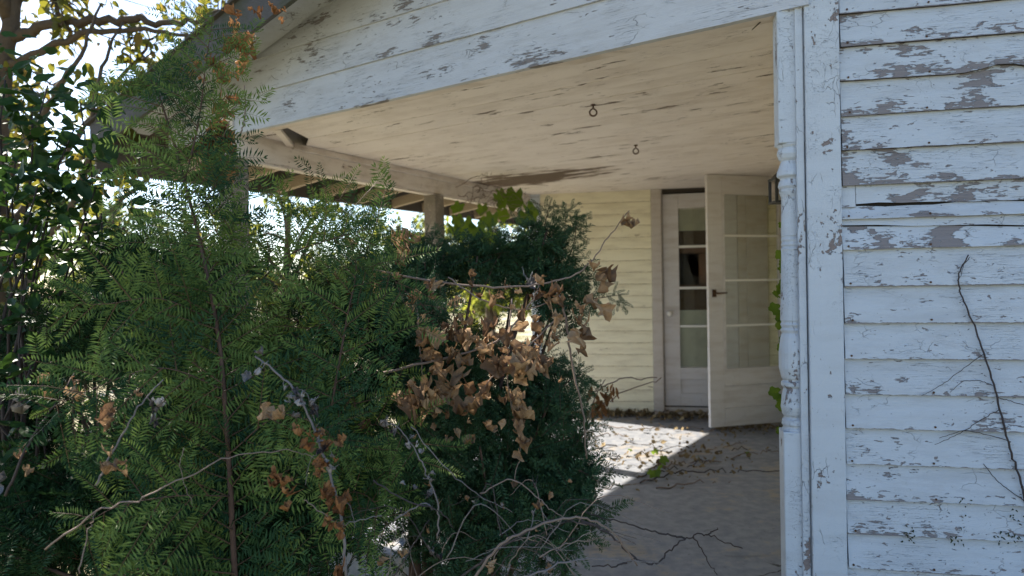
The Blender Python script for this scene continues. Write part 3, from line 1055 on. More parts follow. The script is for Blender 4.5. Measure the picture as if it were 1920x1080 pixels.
#@@FOLIAGE@@
# ------------------------------------------------------------------ leaf templates
def crumple_leaf(seed, lobes=5, curl=1.2, fold=.5, crisp=.10, n=15, width=.95, lobe=.17):
    """dead or green lobed leaf, stalk end at the origin, one unit long along +x"""
    r = random.Random(seed)
    V, T = [(.42, 0, 0)], [.55]
    for ring, rr in ((0, .52), (1, 1.0)):
        for k in range(n):
            a = math.pi + 2 * math.pi * k / n
            rad = .5 * (1 + (lobe * math.cos(lobes * (a - math.pi) + math.pi) if lobes else 0) + r.uniform(-.035, .035))
            if k == 0 and lobes: rad *= .62
            x, y = .5 + rad * math.cos(a) * rr, rad * math.sin(a) * rr * width
            V.append((x, y, 0)); T.append(.45 + .2 * r.random() - .15 * ring * r.random())
    F = []
    for k in range(n):
        k2 = (k + 1) % n
        F += [(0, 1 + k, 1 + k2), (1 + k, 1 + n + k, 1 + n + k2), (1 + k, 1 + n + k2, 1 + k2)]
    ph = [r.uniform(0, 6.28) for _ in range(6)]
    side = r.uniform(.5, 1.3)
    W = []
    for (x, y, z) in V:
        z += fold * abs(y) * (side if y > 0 else 1.0) + crisp * (math.sin(7 * x + ph[0]) * math.sin(8 * y + ph[1]) + .7 * math.sin(15 * x + ph[2]) * math.cos(13 * y + ph[3]))
        d2 = (x - .5) ** 2 + y * y
        z += crisp * 2.2 * d2 * math.sin(5 * math.atan2(y, x - .5) + ph[4])
        a = curl * x
        if abs(curl) > .05:
            rad = 1 / curl
            X, Z_ = (rad - z) * math.sin(a), rad - (rad - z) * math.cos(a)
        else:
            X, Z_ = x, z
        y2 = y * (1 - .35 * abs(fold))
        W.append((X, y2, Z_))
    s = r.uniform(-.5, .5)
    W = [(x, y * math.cos(s * x) - z * math.sin(s * x), y * math.sin(s * x) + z * math.cos(s * x)) for x, y, z in W]
    return np.array(W), np.array(F), np.array(T)


def plain_leaf(w=.28, fold=.08, droop=.1, t=.5):
    V = np.array([(0, 0, 0), (.28, w * .85, fold), (.28, -w * .85, fold), (.62, w * .8, fold * .8 - droop * .4), (.62, -w * .8, fold * .8 - droop * .4), (1, 0, -droop), (.45, 0, 0)])
    F = np.array([(0, 6, 1), (0, 2, 6), (6, 3, 1), (6, 2, 4), (6, 5, 3), (6, 4, 5)])
    return V, F, np.full(7, t)


def yew_spray(seed, Lm=.24, nside=6, needle=.031, pitch=.0066, droop=.5, young=.15, bottle=0.0, wid=.0023):
    """flat feather of yew shoots: local x along the main shoot, z out of its face"""
    r = random.Random(seed)
    V, F, T = [], [], []

    def stem(pts, rad, tint):
        b = len(V)
        for i, p in enumerate(pts):
            rr = rad * (1 - .7 * i / (len(pts) - 1))
            for k in range(3):
                a = 2.1 * k
                V.append((p[0], p[1] + rr * math.cos(a), p[2] + rr * math.sin(a))); T.append(tint)
        for i in range(len(pts) - 1):
            for k in range(3):
                a0, a1, c0, c1 = b + 3 * i + k, b + 3 * i + (k + 1) % 3, b + 3 * i + 3 + k, b + 3 * i + 3 + (k + 1) % 3
                F.append((a0, a1, c1)); F.append((a0, c1, c0))

    def shoot(o, ang, ln, main, ynd):
        n = max(4, int(ln / pitch))
        kick = r.uniform(-.5, .5)
        pts = []
        for i in range(n + 1):
            t = i / n
            a = ang + kick * t * (.35 if main else .8)
            if i == 0: p = Vector(o)
            else: p = p + Vector((math.cos(a), math.sin(a), 0)) * (ln / n)
            pts.append((p.x, p.y, o[2] - droop * ((p.x * p.x) if main else ((p.x - o[0]) ** 2 + (p.y - o[1]) ** 2) + o[0] * (p.x - o[0])), a))
        stem([q[:3] for q in (pts[0], pts[n // 2], pts[n])], .0022 if main else .0012, -1.0 if main else .25)
        for i in range(1, n + 1):
            q = pts[i]
            t = i / n
            ll = needle * (.62 + .38 * math.sin(math.pi * min(1, .18 + t * .8))) * (1 if t < .9 else .75)
            for sgn in (-1, 1):
                if r.random() < .06: continue
                na = q[3] + sgn * (math.radians(62 - 32 * max(0, t - .75) * 4 * .5) + r.gauss(0, .13))
                if t > .97: na = q[3] + sgn * r.uniform(.1, .5)
                up = .22 + r.gauss(0, .16) + bottle * r.uniform(-1.3, 1.6)
                d = Vector((math.cos(na) * math.cos(up), math.sin(na) * math.cos(up), math.sin(up)))
                l2 = ll * r.uniform(.85, 1.12)
                w = Vector((-math.sin(na), math.cos(na), r.uniform(-.4, .4))) * wid
                b0 = Vector(q[:3])
                m = b0 + d * l2 * .5 + Vector((0, 0, .001))
                tip = b0 + d * l2 + Vector((0, 0, -.0015))
                tv = min(1, max(0, .40 + r.gauss(0, .13) + ynd * t))
                b = len(V)
                for p_ in (b0, m + w, tip, m - w):
                    V.append(tuple(p_)); T.append(tv)
                F.append((b, b + 1, b + 2)); F.append((b, b + 2, b + 3))

    shoot((0, 0, 0), 0, Lm, True, young)
    for k in range(nside):
        t = .12 + .74 * k / max(1, nside - 1) + r.uniform(-.03, .03)
        sgn = 1 if k % 2 else -1
        o = (Lm * t, 0, -droop * (Lm * t) ** 2)
        shoot(o, sgn * math.radians(r.uniform(38, 58)), Lm * (.55 * (1 - t) + .24) * r.uniform(.8, 1.2), False, young * 1.2)
    return np.array(V), np.array(F), np.array(T)


def rnd_unit(rng):
    v = rng.normal(size=3)
    return Vector(v / np.linalg.norm(v))


# ------------------------------------------------------------------ yew bushes
YT = [yew_spray(100 + i, Lm=[.26, .22, .30, .20, .25, .17][i], nside=[4, 3, 5, 2, 3, 0][i], droop=[.5, .8, .4, .7, 1.1, .3][i]) for i in range(6)]
YT2 = [yew_spray(200 + i, Lm=[.24, .20, .26, .18][i], nside=[4, 3, 5, 2][i], needle=.025, pitch=.0052, droop=[.5, .2, .8, .3][i], young=.12, bottle=.55) for i in range(4)]
YF = [yew_spray(150 + i, Lm=[.22, .19, .25, .16, .21, .13, .11][i], nside=[2, 0, 3, 0, 2, 0, 0][i], droop=[.9, 1.4, .6, 1.0, 1.6, .5, .4][i], needle=[.036, .036, .034, .034, .036, .028, .026][i], pitch=.0088, young=.30, wid=.0026) for i in range(7)]
YT = YT + YF
YM = [tmesh('yew_spray', *t_) for t_ in YT]
YM2 = [tmesh('dark_yew_spray', *t_) for t_ in YT2]
CAMP = Vector((0, 0, H))


def yew(name, label, base, blobs, leaders, T, M, mat, nparts, dens, seed, bark, up=.25, group=None, avoid=None, big=1.0, fill=None):
    fill = fill or mat
    rng = np.random.default_rng(seed)
    root = thing(name, base, label, 'yew bush', group)
    S = []                                   # (matrix, template, tint shift, score)
    inner = MB()
    for (c, rad) in blobs:
        rx, ry, rzz = rad
        area = 4 * math.pi * ((rx * ry) ** 1.6 / 3 + (rx * rzz) ** 1.6 / 3 + (ry * rzz) ** 1.6 / 3) ** (1 / 1.6)
        n = int(area * dens)
        for k in range(n):
            d = rnd_unit(rng)
            if d.y > .55 and rng.random() < .6: continue
            sc = 1.0 if rng.random() < .42 else rng.uniform(.25, .85)
            bump_ = 1 + .16 * math.sin(7 * d.x + 5 * d.z + c.x * 9) * math.sin(6 * d.z - 4 * d.y + c.z * 7)
            p = c + Vector((d.x * rx, d.y * ry, d.z * rzz)) * sc * bump_ * rng.uniform(.86, 1.06)
            if avoid and avoid(p): continue
            nrm = Vector((d.x / rx, d.y / ry, d.z / rzz)).normalized()
            tv = rnd_unit(rng); tv = tv - nrm * tv.dot(nrm)
            ax = nrm * rng.uniform(.15, .6) + tv.normalized() * .8 + Vector((0, 0, up))
            ax.normalize()
            fn = nrm + Vector((0, 0, .30)) + rnd_unit(rng) * .32
            s = rng.uniform(.7, 1.2) * big
            m = basis(p - ax * .12 * s, ax, fn, s)
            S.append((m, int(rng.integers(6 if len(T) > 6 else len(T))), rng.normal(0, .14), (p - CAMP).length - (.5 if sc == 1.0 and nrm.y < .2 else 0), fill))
        for k in range(2):
            d = rnd_unit(rng)
            e = c + Vector((d.x * rx, d.y * ry, abs(d.z) * rzz)) * .85
            b_ = Vector((base[0] + rng.normal(0, .12), base[1] + rng.normal(0, .1), GZ))
            mid = b_.lerp(e, .5) + Vector((0, 0, .12))
            pts = smooth_path([b_, mid, e], 5)
            inner.tube(pts, [.016 * (1 - .75 * i / (len(pts) - 1)) for i in range(len(pts))], 5)
    o = inner.build('inner_stem', bark, root, smooth=True)
    for (pp, r0, density, size, spread) in leaders:
        lt = (list(range(6, 11)) if size > .55 else [9, 11, 12]) if len(T) > 6 else (list(range(len(T))) if size > .8 else [1, 3])
        pts = smooth_path([at(*q) for q in pp], 8)
        sm_ = MB()
        sm_.tube(pts, [r0 * (1 - .8 * i / (len(pts) - 1)) for i in range(len(pts))], 7)
        sm_.build('leader_stem', bark, root, smooth=True)
        ln = sum((pts[i + 1] - pts[i]).length for i in range(len(pts) - 1))
        n = int(ln * density)
        for k in range(n):
            f = (k + .5) / n
            i = min(int(f * (len(pts) - 1)), len(pts) - 2)
            p = pts[i].lerp(pts[i + 1], f * (len(pts) - 1) - i)
            tg = (pts[i + 1] - pts[i]).normalized()
            sd = 1 if k % 2 else -1
            view = (CAMP - p).normalized()
            side_ = tg.cross(view).normalized()
            a = math.radians(rng.uniform(40, 70))
            ax = tg * math.cos(a) + side_ * sd * math.sin(a) + view * rng.uniform(-.35, .35)
            fn = view * .8 + Vector((0, 0, .4)) + rnd_unit(rng) * .25
            s = (size if len(T) < 7 else .62 + .38 * size) * (1.15 - .40 * f) * rng.uniform(.85, 1.15) * spread
            S.append((basis(p + view * rng.uniform(-.005, .02), ax, fn, s), int(rng.choice(lt)), rng.normal(.03, .20), -10, mat if rng.random() < .68 else fill))
        # leading tip
        S.append((basis(pts[-2], (pts[-1] - pts[-2]), (CAMP - pts[-1]), size * .5), 12 if len(T) > 6 else 3, .1, -10, mat))
    S.sort(key=lambda q: q[3])
    MM = {}
    for m, k, dtt, _, mt_ in S[:nparts]:
        key = (k, mt_.name)
        if key not in MM:
            MM[key] = M[k].copy()
            MM[key].materials.clear()
            MM[key].materials.append(mt_)
        link('spray', MM[key], root, m)
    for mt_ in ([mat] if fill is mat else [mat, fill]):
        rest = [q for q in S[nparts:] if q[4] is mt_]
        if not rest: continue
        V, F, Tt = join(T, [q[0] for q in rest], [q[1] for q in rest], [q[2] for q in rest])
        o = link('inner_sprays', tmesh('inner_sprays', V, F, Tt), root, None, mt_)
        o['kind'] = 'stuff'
    return root


def B(px, py, d, rx, ry, rz_): return (at(px, py, d), (rx, ry, rz_))


blobsA = [B(390, 840, 2.35, .36, .32, .45), B(270, 950, 2.4, .30, .30, .30), B(570, 690, 2.45, .26, .28, .30), B(610, 880, 2.4, .30, .3, .42),
          B(630, 545, 2.6, .15, .17, .13), B(715, 570, 2.65, .12, .15, .12), B(345, 590, 2.4, .20, .24, .30), B(190, 620, 2.6, .24, .26, .22), B(385, 510, 2.5, .08, .12, .13), B(40, 800, 2.8, .28, .22, .36), B(90, 620, 2.9, .22, .2, .2),
          B(60, 1000, 2.2, .3, .3, .25), B(450, 1030, 2.2, .4, .3, .2), B(260, 500, 2.6, .16, .2, .12)]
blobsA = [(c_ + Vector((c_.x * .09, .22, (c_.z - H) * .09)), (r_[0] * .95, r_[1] * .85, r_[2] * .86)) for c_, r_ in blobsA]
leadA = [([(445, 1180, 2.08), (437, 1010, 2.02), (425, 800, 2.0), (408, 620, 2.02), (378, 470, 2.06), (345, 335, 2.12), (305, 200, 2.2), (283, 150, 2.24)], .0095, 52, 1.15, 1.05),
         ([(345, 345, 2.12), (372, 230, 2.15), (386, 120, 2.18), (398, 40, 2.2)], .0035, 40, .58, 1.0),
         ([(622, 760, 2.1), (650, 600, 2.1), (668, 500, 2.14), (650, 430, 2.2)], .004, 32, .95, 1.0),
         ([(470, 545, 2.2), (540, 480, 2.16), (610, 452, 2.12), (690, 430, 2.1)], .0035, 30, .85, 1.0),
         ([(420, 730, 2.0), (300, 690, 1.9), (160, 735, 1.82), (85, 770, 1.8)], .0022, 30, .95, 1.0),
         ([(400, 600, 2.05), (300, 560, 1.95), (200, 570, 1.9), (140, 570, 1.88)], .0022, 30, .85, 1.0),
         ([(420, 860, 2.0), (520, 780, 1.95), (600, 800, 1.92), (640, 840, 1.92)], .0022, 28, .85, 1.0),
         ([(430, 930, 2.0), (330, 930, 1.85), (220, 950, 1.8), (150, 990, 1.78)], .0022, 28, .85, 1.0),
         ([(380, 470, 2.1), (310, 400, 2.1), (250, 390, 2.12), (215, 370, 2.15)], .003, 24, .4, 1.0),
         ([(390, 520, 2.1), (430, 450, 2.1), (440, 380, 2.15), (425, 335, 2.2)], .003, 32, .6, 1.0),
         ([(560, 450, 2.5), (590, 405, 2.45), (630, 375, 2.4), (690, 395, 2.35)], .003, 34, .65, 1.0)]
rl = random.Random(77)
for k in range(22):
    x0_, y0_ = rl.uniform(130, 700), rl.uniform(500, 1010)
    if x0_ < 300 and y0_ < 560: continue
    d0 = 2.3 + .0004 * abs(x0_ - 400)
    dx_ = rl.choice((-1, 1)) * rl.uniform(40, 130)
    rise = rl.uniform(10, 70)
    leadA.append(([(x0_, y0_, d0), (x0_ + dx_ * .5, y0_ - rise, d0 - .13), (x0_ + dx_, y0_ - rise * .6, d0 - .22), (x0_ + dx_ * 1.3, y0_ + rl.uniform(0, 40), d0 - .26)], .0028, 22, rl.uniform(.95, 1.2), 1.0))
yew('yew_bush', 'tall green yew bush with upright reddish leader in front of the porch corner', Vector((-.95, 2.45, GZ)), blobsA, leadA, YT, YM, M_YEW, 290, 185, 21, M_YBARK, big=1.15, fill=M_YEWSHADE)

blobsB = [B(870, 690, 3.15, .30, .14, .17), B(760, 640, 3.0, .14, .14, .2), B(880, 500, 3.0, .20, .22, .10), B(985, 500, 3.0, .17, .2, .12), B(1035, 455, 3.0, .08, .1, .09), B(1055, 560, 2.95, .12, .16, .13), B(1030, 790, 2.95, .18, .24, .30),
          B(780, 510, 2.9, .14, .2, .13), B(800, 830, 2.75, .36, .28, .48), B(930, 980, 2.8, .36, .28, .20), B(730, 570, 2.8, .15, .18, .24), B(1060, 930, 2.8, .16, .2, .12), B(930, 830, 2.95, .2, .2, .25)]
leadB = [([(1000, 540, 2.9), (1060, 555, 2.85), (1110, 560, 2.8), (1165, 552, 2.78)], .005, 42, .5, 1.0),
         ([(1000, 520, 3.0), (1015, 450, 2.98), (1030, 385, 2.96)], .005, 46, .6, 1.0),
         ([(1050, 520, 3.0), (1075, 460, 2.98), (1082, 405, 2.96)], .004, 44, .45, 1.0),
         ([(900, 560, 2.9), (930, 490, 2.9), (975, 430, 2.9)], .004, 40, .6, 1.0),
         ([(860, 520, 2.95), (865, 480, 2.95), (850, 435, 2.95)], .003, 44, .5, 1.0), ([(900, 520, 2.95), (915, 475, 2.95), (925, 430, 2.95)], .003, 44, .5, 1.0),
         ([(800, 520, 2.9), (790, 480, 2.9), (800, 435, 2.9)], .003, 44, .5, 1.0), ([(760, 540, 2.8), (745, 490, 2.8), (750, 440, 2.8)], .003, 44, .5, 1.0),
         ([(1045, 500, 3.0), (1058, 440, 2.98), (1060, 395, 2.96)], .004, 44, .5, 1.0),
         ([(1010, 780, 2.85), (1060, 720, 2.8), (1095, 700, 2.78)], .005, 40, .6, 1.0),
         ([(1020, 860, 2.85), (1080, 830, 2.8), (1110, 790, 2.78)], .005, 40, .6, 1.0),
         ([(1030, 880, 2.8), (1080, 880, 2.75), (1125, 905, 2.74)], .005, 40, .55, 1.0),
         ([(820, 620, 2.6), (780, 560, 2.55), (700, 520, 2.5)], .005, 36, .7, 1.0)]
HOLE = [((905, 570), 52, 62), ((940, 690), 42, 50)]


def hole(p):
    d = p.y
    x, z_ = p.x * cr - (p.z - H) * sr, p.x * sr + (p.z - H) * cr
    return False


GAP = at(878, 560, 3.0)


def gapB(p):
    q = p - GAP
    return (q.x / .08) ** 2 + (q.z / .10) ** 2 < 1


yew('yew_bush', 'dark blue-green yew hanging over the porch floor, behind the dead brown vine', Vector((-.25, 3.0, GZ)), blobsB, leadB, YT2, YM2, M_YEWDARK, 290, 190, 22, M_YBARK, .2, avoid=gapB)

# ------------------------------------------------------------------ dead and green vines
DRY = [tmesh('dry_leaf', *crumple_leaf(300 + i, curl=[2.0, 1.4, 2.8, 1.0, 2.2, 3.4, 1.7, 1.2][i], fold=[1.0, .6, 1.5, 1.2, .5, 1.1, 1.8, .9][i], crisp=[.15, .2, .12, .18, .22, .13, .16, .24][i], n=19, lobe=[.10, .16, .06, .14, .18, .08, .12, .15][i]), smooth=True) for i in range(8)]
RUST = [m.copy() for m in DRY]
PALE = [m.copy() for m in (DRY[0], DRY[2], DRY[5], DRY[6])]
BIG = tmesh('bleached_leaf', *crumple_leaf(333, lobes=5, curl=1.3, fold=.7, crisp=.2, n=29, width=.95, lobe=.20), smooth=True)
GREEN = [tmesh('vine_leaf', *crumple_leaf(400 + i, curl=[.4, .7, .2, .5][i], fold=[.2, .35, .1, .3][i], crisp=.03, width=.95), smooth=True) for i in range(4)]
for ms, m_ in ((DRY, M_DRY), (RUST, M_RUST), (PALE, M_PALE), (GREEN, M_VINEG)):
    for q in ms:
        q.materials.clear(); q.materials.append(m_)
BROAD = [tmesh('broad_leaf', *crumple_leaf(450 + i, lobes=0, curl=[.5, .9, .3, .7][i], fold=[.25, .4, .15, .5][i], crisp=.03, width=.62), smooth=True) for i in range(4)]
for q in BROAD: q.materials.append(M_BROAD)


def stemmesh(parent, name, pts, r0, r1, mat, amp=.0018, sides=5, n=7):
    pts = smooth_path(pts, n)
    pts = [pts[0]] + wobble(pts[1:-1], amp) + [pts[-1]]
    k = len(pts) - 1
    MB().tube(pts, [r0 + (r1 - r0) * i / k for i in range(k + 1)], sides).build(name, mat, parent, smooth=True)
    return pts


def hang(parent, meshes, p, size, rng, name='dry_leaf', down=1.0, face=.8):
    ax = Vector((rng.gauss(0, .5), rng.gauss(0, .5), -down + rng.gauss(0, .35)))
    fn = (CAMP - p).normalized() * face + Vector((rng.gauss(0, .6), rng.gauss(0, .6), rng.gauss(0, .6)))
    return link(name, meshes[rng.randrange(len(meshes))], parent, basis(p, ax, fn, size))


def vine(name, label, cat, base, stems, leaves, mat, seed, group=None):
    """stems: (pixel path with depth, r0, r1); leaves: (mesh list, path or spots, count, spread, size range)"""
    rng = random.Random(seed)
    root = thing(name, base, label, cat, group)
    for pp, r0, r1 in stems:
        stemmesh(root, 'stem', [at(*q) for q in pp], r0, r1, mat)
    for meshes, pp, cnt, spread, (s0, s1) in leaves:
        if len(pp) > 1:
            path = smooth_path([at(*q) for q in pp], 8)
        else:
            path = [at(*pp[0])] * 2
        for k in range(cnt):
            f = rng.random() * (len(path) - 1)
            i = min(int(f), len(path) - 2)
            p = path[i].lerp(path[i + 1], f - i) + Vector((rng.gauss(0, spread), rng.gauss(0, spread * .7), rng.gauss(0, spread)))
            hang(root, meshes, p, rng.uniform(s0, s1), rng)
    return root


vine('dead_grapevine', 'dead grapevine with a mass of curled brown leaves across the right yew', 'dead vine', at(900, 700, 2.4),
     [([(690, 505, 2.35), (830, 530, 2.32), (960, 538, 2.3), (1050, 525, 2.3), (1100, 500, 2.3), (1140, 445, 2.3), (1180, 395, 2.3)], .0045, .0016),
      ([(715, 700, 2.3), (830, 672, 2.25), (930, 640, 2.25), (1000, 560, 2.28), (1010, 530, 2.3)], .005, .002),
      ([(1045, 545, 2.3), (1062, 600, 2.32), (1072, 680, 2.34), (1092, 770, 2.4), (1100, 860, 2.5)], .005, .003),
      ([(960, 560, 2.28), (950, 700, 2.25), (975, 830, 2.3), (965, 900, 2.3)], .003, .0015),
      ([(780, 560, 2.35), (790, 680, 2.3), (810, 780, 2.28)], .003, .0015),
      ([(840, 520, 2.3), (900, 560, 2.28), (980, 580, 2.28), (1050, 560, 2.3)], .003, .002),
      ([(1040, 600, 2.3), (1000, 640, 2.26), (930, 700, 2.24), (880, 760, 2.25)], .003, .002)],
     [(DRY, [(790, 690, 2.26), (860, 640, 2.25), (940, 610, 2.25), (1020, 600, 2.27)], 42, .06, (.04, .095)),
      (DRY, [(740, 620, 2.32), (850, 580, 2.3), (980, 600, 2.3), (1040, 640, 2.3)], 34, .06, (.025, .055)),
      (DRY, [(740, 740, 2.3), (840, 780, 2.28), (940, 760, 2.3)], 22, .05, (.025, .06)),
      (DRY, [(800, 720, 2.25), (830, 770, 2.25)], 14, .035, (.06, .12)),
      (DRY, [(870, 700, 2.24), (950, 690, 2.24), (1010, 680, 2.24)], 24, .04, (.05, .10)),
      (DRY, [(1005, 660, 2.2), (1000, 690, 2.2)], 3, .012, (.11, .13)),
      (DRY, [(950, 740, 2.26), (980, 830, 2.3), (960, 900, 2.3)], 16, .018, (.04, .08)),
      (DRY, [(690, 510, 2.35), (770, 510, 2.33), (830, 560, 2.3)], 16, .05, (.045, .085)),
      (DRY, [(1010, 530, 2.28), (1080, 560, 2.28), (1100, 620, 2.28)], 14, .035, (.05, .09)),
      (DRY, [(1125, 495, 2.3), (1130, 510, 2.3)], 3, .012, (.07, .10)),
      (DRY, [(1172, 405, 2.3), (1182, 415, 2.3)], 4, .010, (.04, .07)),
      (DRY, [(760, 460, 2.4), (770, 440, 2.42)], 6, .02, (.05, .09)),
      (PALE, [(985, 515, 2.5), (995, 530, 2.5)], 2, .008, (.06, .08))], M_VSTEM, 41)
vine('dead_vine', 'rusty dead leaves climbing the porch corner up to the eave', 'dead vine', at(410, 330, 2.7),
     [([(415, 345, 2.7), (408, 250, 2.65), (415, 180, 2.62), (425, 120, 2.6), (455, 75, 2.6), (430, 30, 2.6)], .003, .0015),
      ([(440, 265, 2.6), (455, 240, 2.6), (460, 200, 2.6), (458, 160, 2.6)], .003, .0025), ([(420, 255, 2.6), (435, 215, 2.6), (440, 180, 2.6)], .002, .0015)],
     [(RUST, [(402, 335, 2.68), (408, 285, 2.66), (413, 235, 2.65)], 95, .020, (.04, .085)),
      (RUST, [(425, 190, 2.62), (412, 200, 2.62)], 6, .015, (.05, .08)),
      (RUST, [(412, 165, 2.6), (430, 130, 2.6), (435, 110, 2.6)], 12, .025, (.04, .075)),
      (RUST, [(452, 85, 2.6), (458, 70, 2.6)], 5, .012, (.07, .10)),
      (RUST, [(430, 30, 2.6), (455, 55, 2.6)], 7, .015, (.04, .07)),
      (RUST, [(335, 132, 2.6), (385, 125, 2.6)], 7, .02, (.03, .06)),
      (RUST, [(465, 5, 2.7), (500, 8, 2.7), (545, 25, 2.7)], 7, .012, (.03, .06))], M_VSTEM, 42)
vine('withered_branch', 'withered grey stem with pale curled leaves drooping beside the yew leader', 'dead branch', at(640, 1000, 1.75),
     [([(478, 668, 1.75), (520, 700, 1.74), (562, 745, 1.72), (598, 830, 1.72), (622, 900, 1.73), (640, 980, 1.74), (650, 1085, 1.76)], .0022, .0042), ([(545, 725, 1.74), (575, 740, 1.73), (590, 790, 1.72)], .0012, .0008), ([(600, 840, 1.72), (580, 870, 1.71), (572, 910, 1.7)], .001, .0007), ([(630, 930, 1.73), (655, 950, 1.72), (665, 990, 1.71)], .001, .0007)],
     [(PALE, [(475, 680, 1.75), (500, 680, 1.74)], 4, .012, (.025, .045)),
      (PALE, [(545, 730, 1.72), (580, 760, 1.72), (610, 860, 1.72)], 30, .014, (.018, .040)),
      (DRY, [(532, 765, 1.7)], 2, .008, (.055, .07)),
      (RUST, [(585, 800, 1.7), (610, 870, 1.7), (625, 940, 1.72), (630, 1010, 1.72)], 34, .018, (.025, .055)),
      (RUST, [(518, 885, 1.72), (522, 900, 1.72)], 4, .008, (.04, .06)), (RUST, [(520, 950, 1.72), (580, 905, 1.72)], 3, .012, (.04, .05)),
      (RUST, [(625, 1065, 1.7)], 2, .01, (.06, .07))], M_GSTEM, 43)
vine('withered_branch', 'thin withered stem with tiny pale leaves rising out of the brambles', 'dead branch', at(820, 1000, 1.95),
     [([(715, 792, 1.95), (745, 800, 1.95), (775, 840, 1.93), (800, 890, 1.92), (822, 950, 1.93), (820, 1010, 1.95)], .0014, .0028)],
     [(PALE, [(720, 792, 1.94), (740, 795, 1.94)], 4, .01, (.03, .05)), (PALE, [(765, 820, 1.92), (800, 890, 1.92), (815, 930, 1.92)], 11, .010, (.02, .035))], M_GSTEM, 44)
vine('dead_twig', 'pale leaning twig with white and brown curled leaves at the left of the leader', 'dead branch', at(200, 870, 1.7),
     [([(306, 712, 1.72), (270, 750, 1.7), (238, 800, 1.69), (205, 860, 1.7), (180, 910, 1.72)], .0015, .003)],
     [(PALE, [(290, 735, 1.7), (300, 770, 1.7), (280, 790, 1.7)], 8, .009, (.03, .05)), (DRY, [(212, 772, 1.68)], 3, .008, (.05, .065)), (DRY, [(215, 845, 1.68), (235, 870, 1.68)], 5, .012, (.04, .055)), (DRY, [(265, 730, 1.7)], 1, .004, (.035, .04))], M_GSTEM, 45)
vine('dead_twig', 'dark slanting twig with a few tan leaves near the left edge', 'dead branch', at(60, 860, 1.9),
     [([(140, 700, 1.95), (95, 770, 1.9), (55, 830, 1.88), (10, 930, 1.88)], .002, .004)],
     [(DRY, [(90, 720, 1.9), (150, 715, 1.95)], 5, .02, (.04, .06)), (DRY, [(45, 850, 1.88), (70, 870, 1.9)], 3, .015, (.03, .05))], M_DSTEM, 46)
# big bleached leaves at the far left
root = thing('fallen_leaf', at(15, 920, 1.75), 'bleached lobed leaf caught low at the left edge', 'leaf')
BIG.materials.append(leaf_mat('bleached leaf', (.10, .095, .095), (.24, .23, .23), trans=.1, rough=.7, spec=.15, spots=.4))
link('blade', BIG, root, basis(at(5, 875, 1.75), Vector((-.5, .2, -1)), Vector((.3, -1, .6)), .105))
root = thing('fallen_leaf', at(50, 780, 1.9), 'bluish grey dead leaf hanging above the bleached one', 'leaf')
link('blade', PALE[1], root, basis(at(62, 755, 1.9), Vector((-.4, 0, -1)), Vector((-.3, -1, .4)), .09))

# brambles in front of the porch step
rng = random.Random(51)
br = thing('bramble', at(950, 1075, 1.9), 'tangle of bare grey bramble canes at the porch edge', 'bramble')
canes = [([(885, 1090, 1.85), (930, 1030, 1.83), (1010, 985, 1.82), (1090, 970, 1.84), (1150, 1000, 1.88), (1195, 1060, 1.95)], .0055, .003),
         ([(860, 1085, 1.9), (950, 1020, 1.87), (1040, 975, 1.86), (1110, 985, 1.88)], .005, .002),
         ([(970, 1090, 1.75), (1060, 1055, 1.75), (1140, 1048, 1.78), (1245, 1056, 1.85)], .004, .0015),
         ([(735, 1085, 1.7), (770, 1030, 1.68), (805, 975, 1.68)], .003, .0012),
         ([(700, 900, 1.8), (760, 938, 1.78), (820, 955, 1.8), (850, 990, 1.85)], .003, .002),
         ([(640, 985, 1.72), (700, 970, 1.70), (716, 968, 1.7)], .002, .001),
         ([(570, 938, 1.72), (600, 960, 1.7), (640, 985, 1.72)], .002, .001),
         ([(740, 975, 1.8), (790, 945, 1.8), (815, 955, 1.8)], .003, .002),
         ([(900, 925, 1.9), (960, 900, 1.9), (1010, 935, 1.9), (1045, 965, 1.9), (1100, 985, 1.92)], .0028, .0014),
         ([(770, 800, 1.85), (830, 870, 1.84), (890, 925, 1.86), (960, 960, 1.9)], .002, .0012)]
for k in range(24):
    x0 = rng.uniform(720, 1120); y0 = rng.uniform(1000, 1095); d = rng.uniform(1.72, 2.15)
    dx = rng.uniform(40, 220) * rng.choice((-1, 1, 1)); hgt = rng.uniform(20, 110)
    canes.append(([(x0, y0, d), (x0 + dx * .4, y0 - hgt, d + rng.uniform(-.06, .06)), (x0 + dx, y0 - hgt * rng.uniform(-.1, .9), d + rng.uniform(-.1, .1))], rng.uniform(.0009, .0020), .0007))
for ci, (pp, r0, r1) in enumerate(canes):
    if ci < 10: r0, r1 = r0 * .72, r1 * .8
    stemmesh(br, 'cane', [at(*q) for q in pp], r0, r1, rng.choice((M_GSTEM, M_VSTEM, M_VSTEM, M_DSTEM)), .0018)
for k in range(26):
    p = at(rng.uniform(720, 1080), rng.uniform(900, 1070), rng.uniform(1.8, 2.1))
    hang(br, rng.choice((DRY, DRY, PALE)), p, rng.uniform(.02, .045), rng)
fb = thing('fallen_branch', at(1235, 1056, 2.5), 'dark knobbly branch lying across the porch floor edge', 'branch')
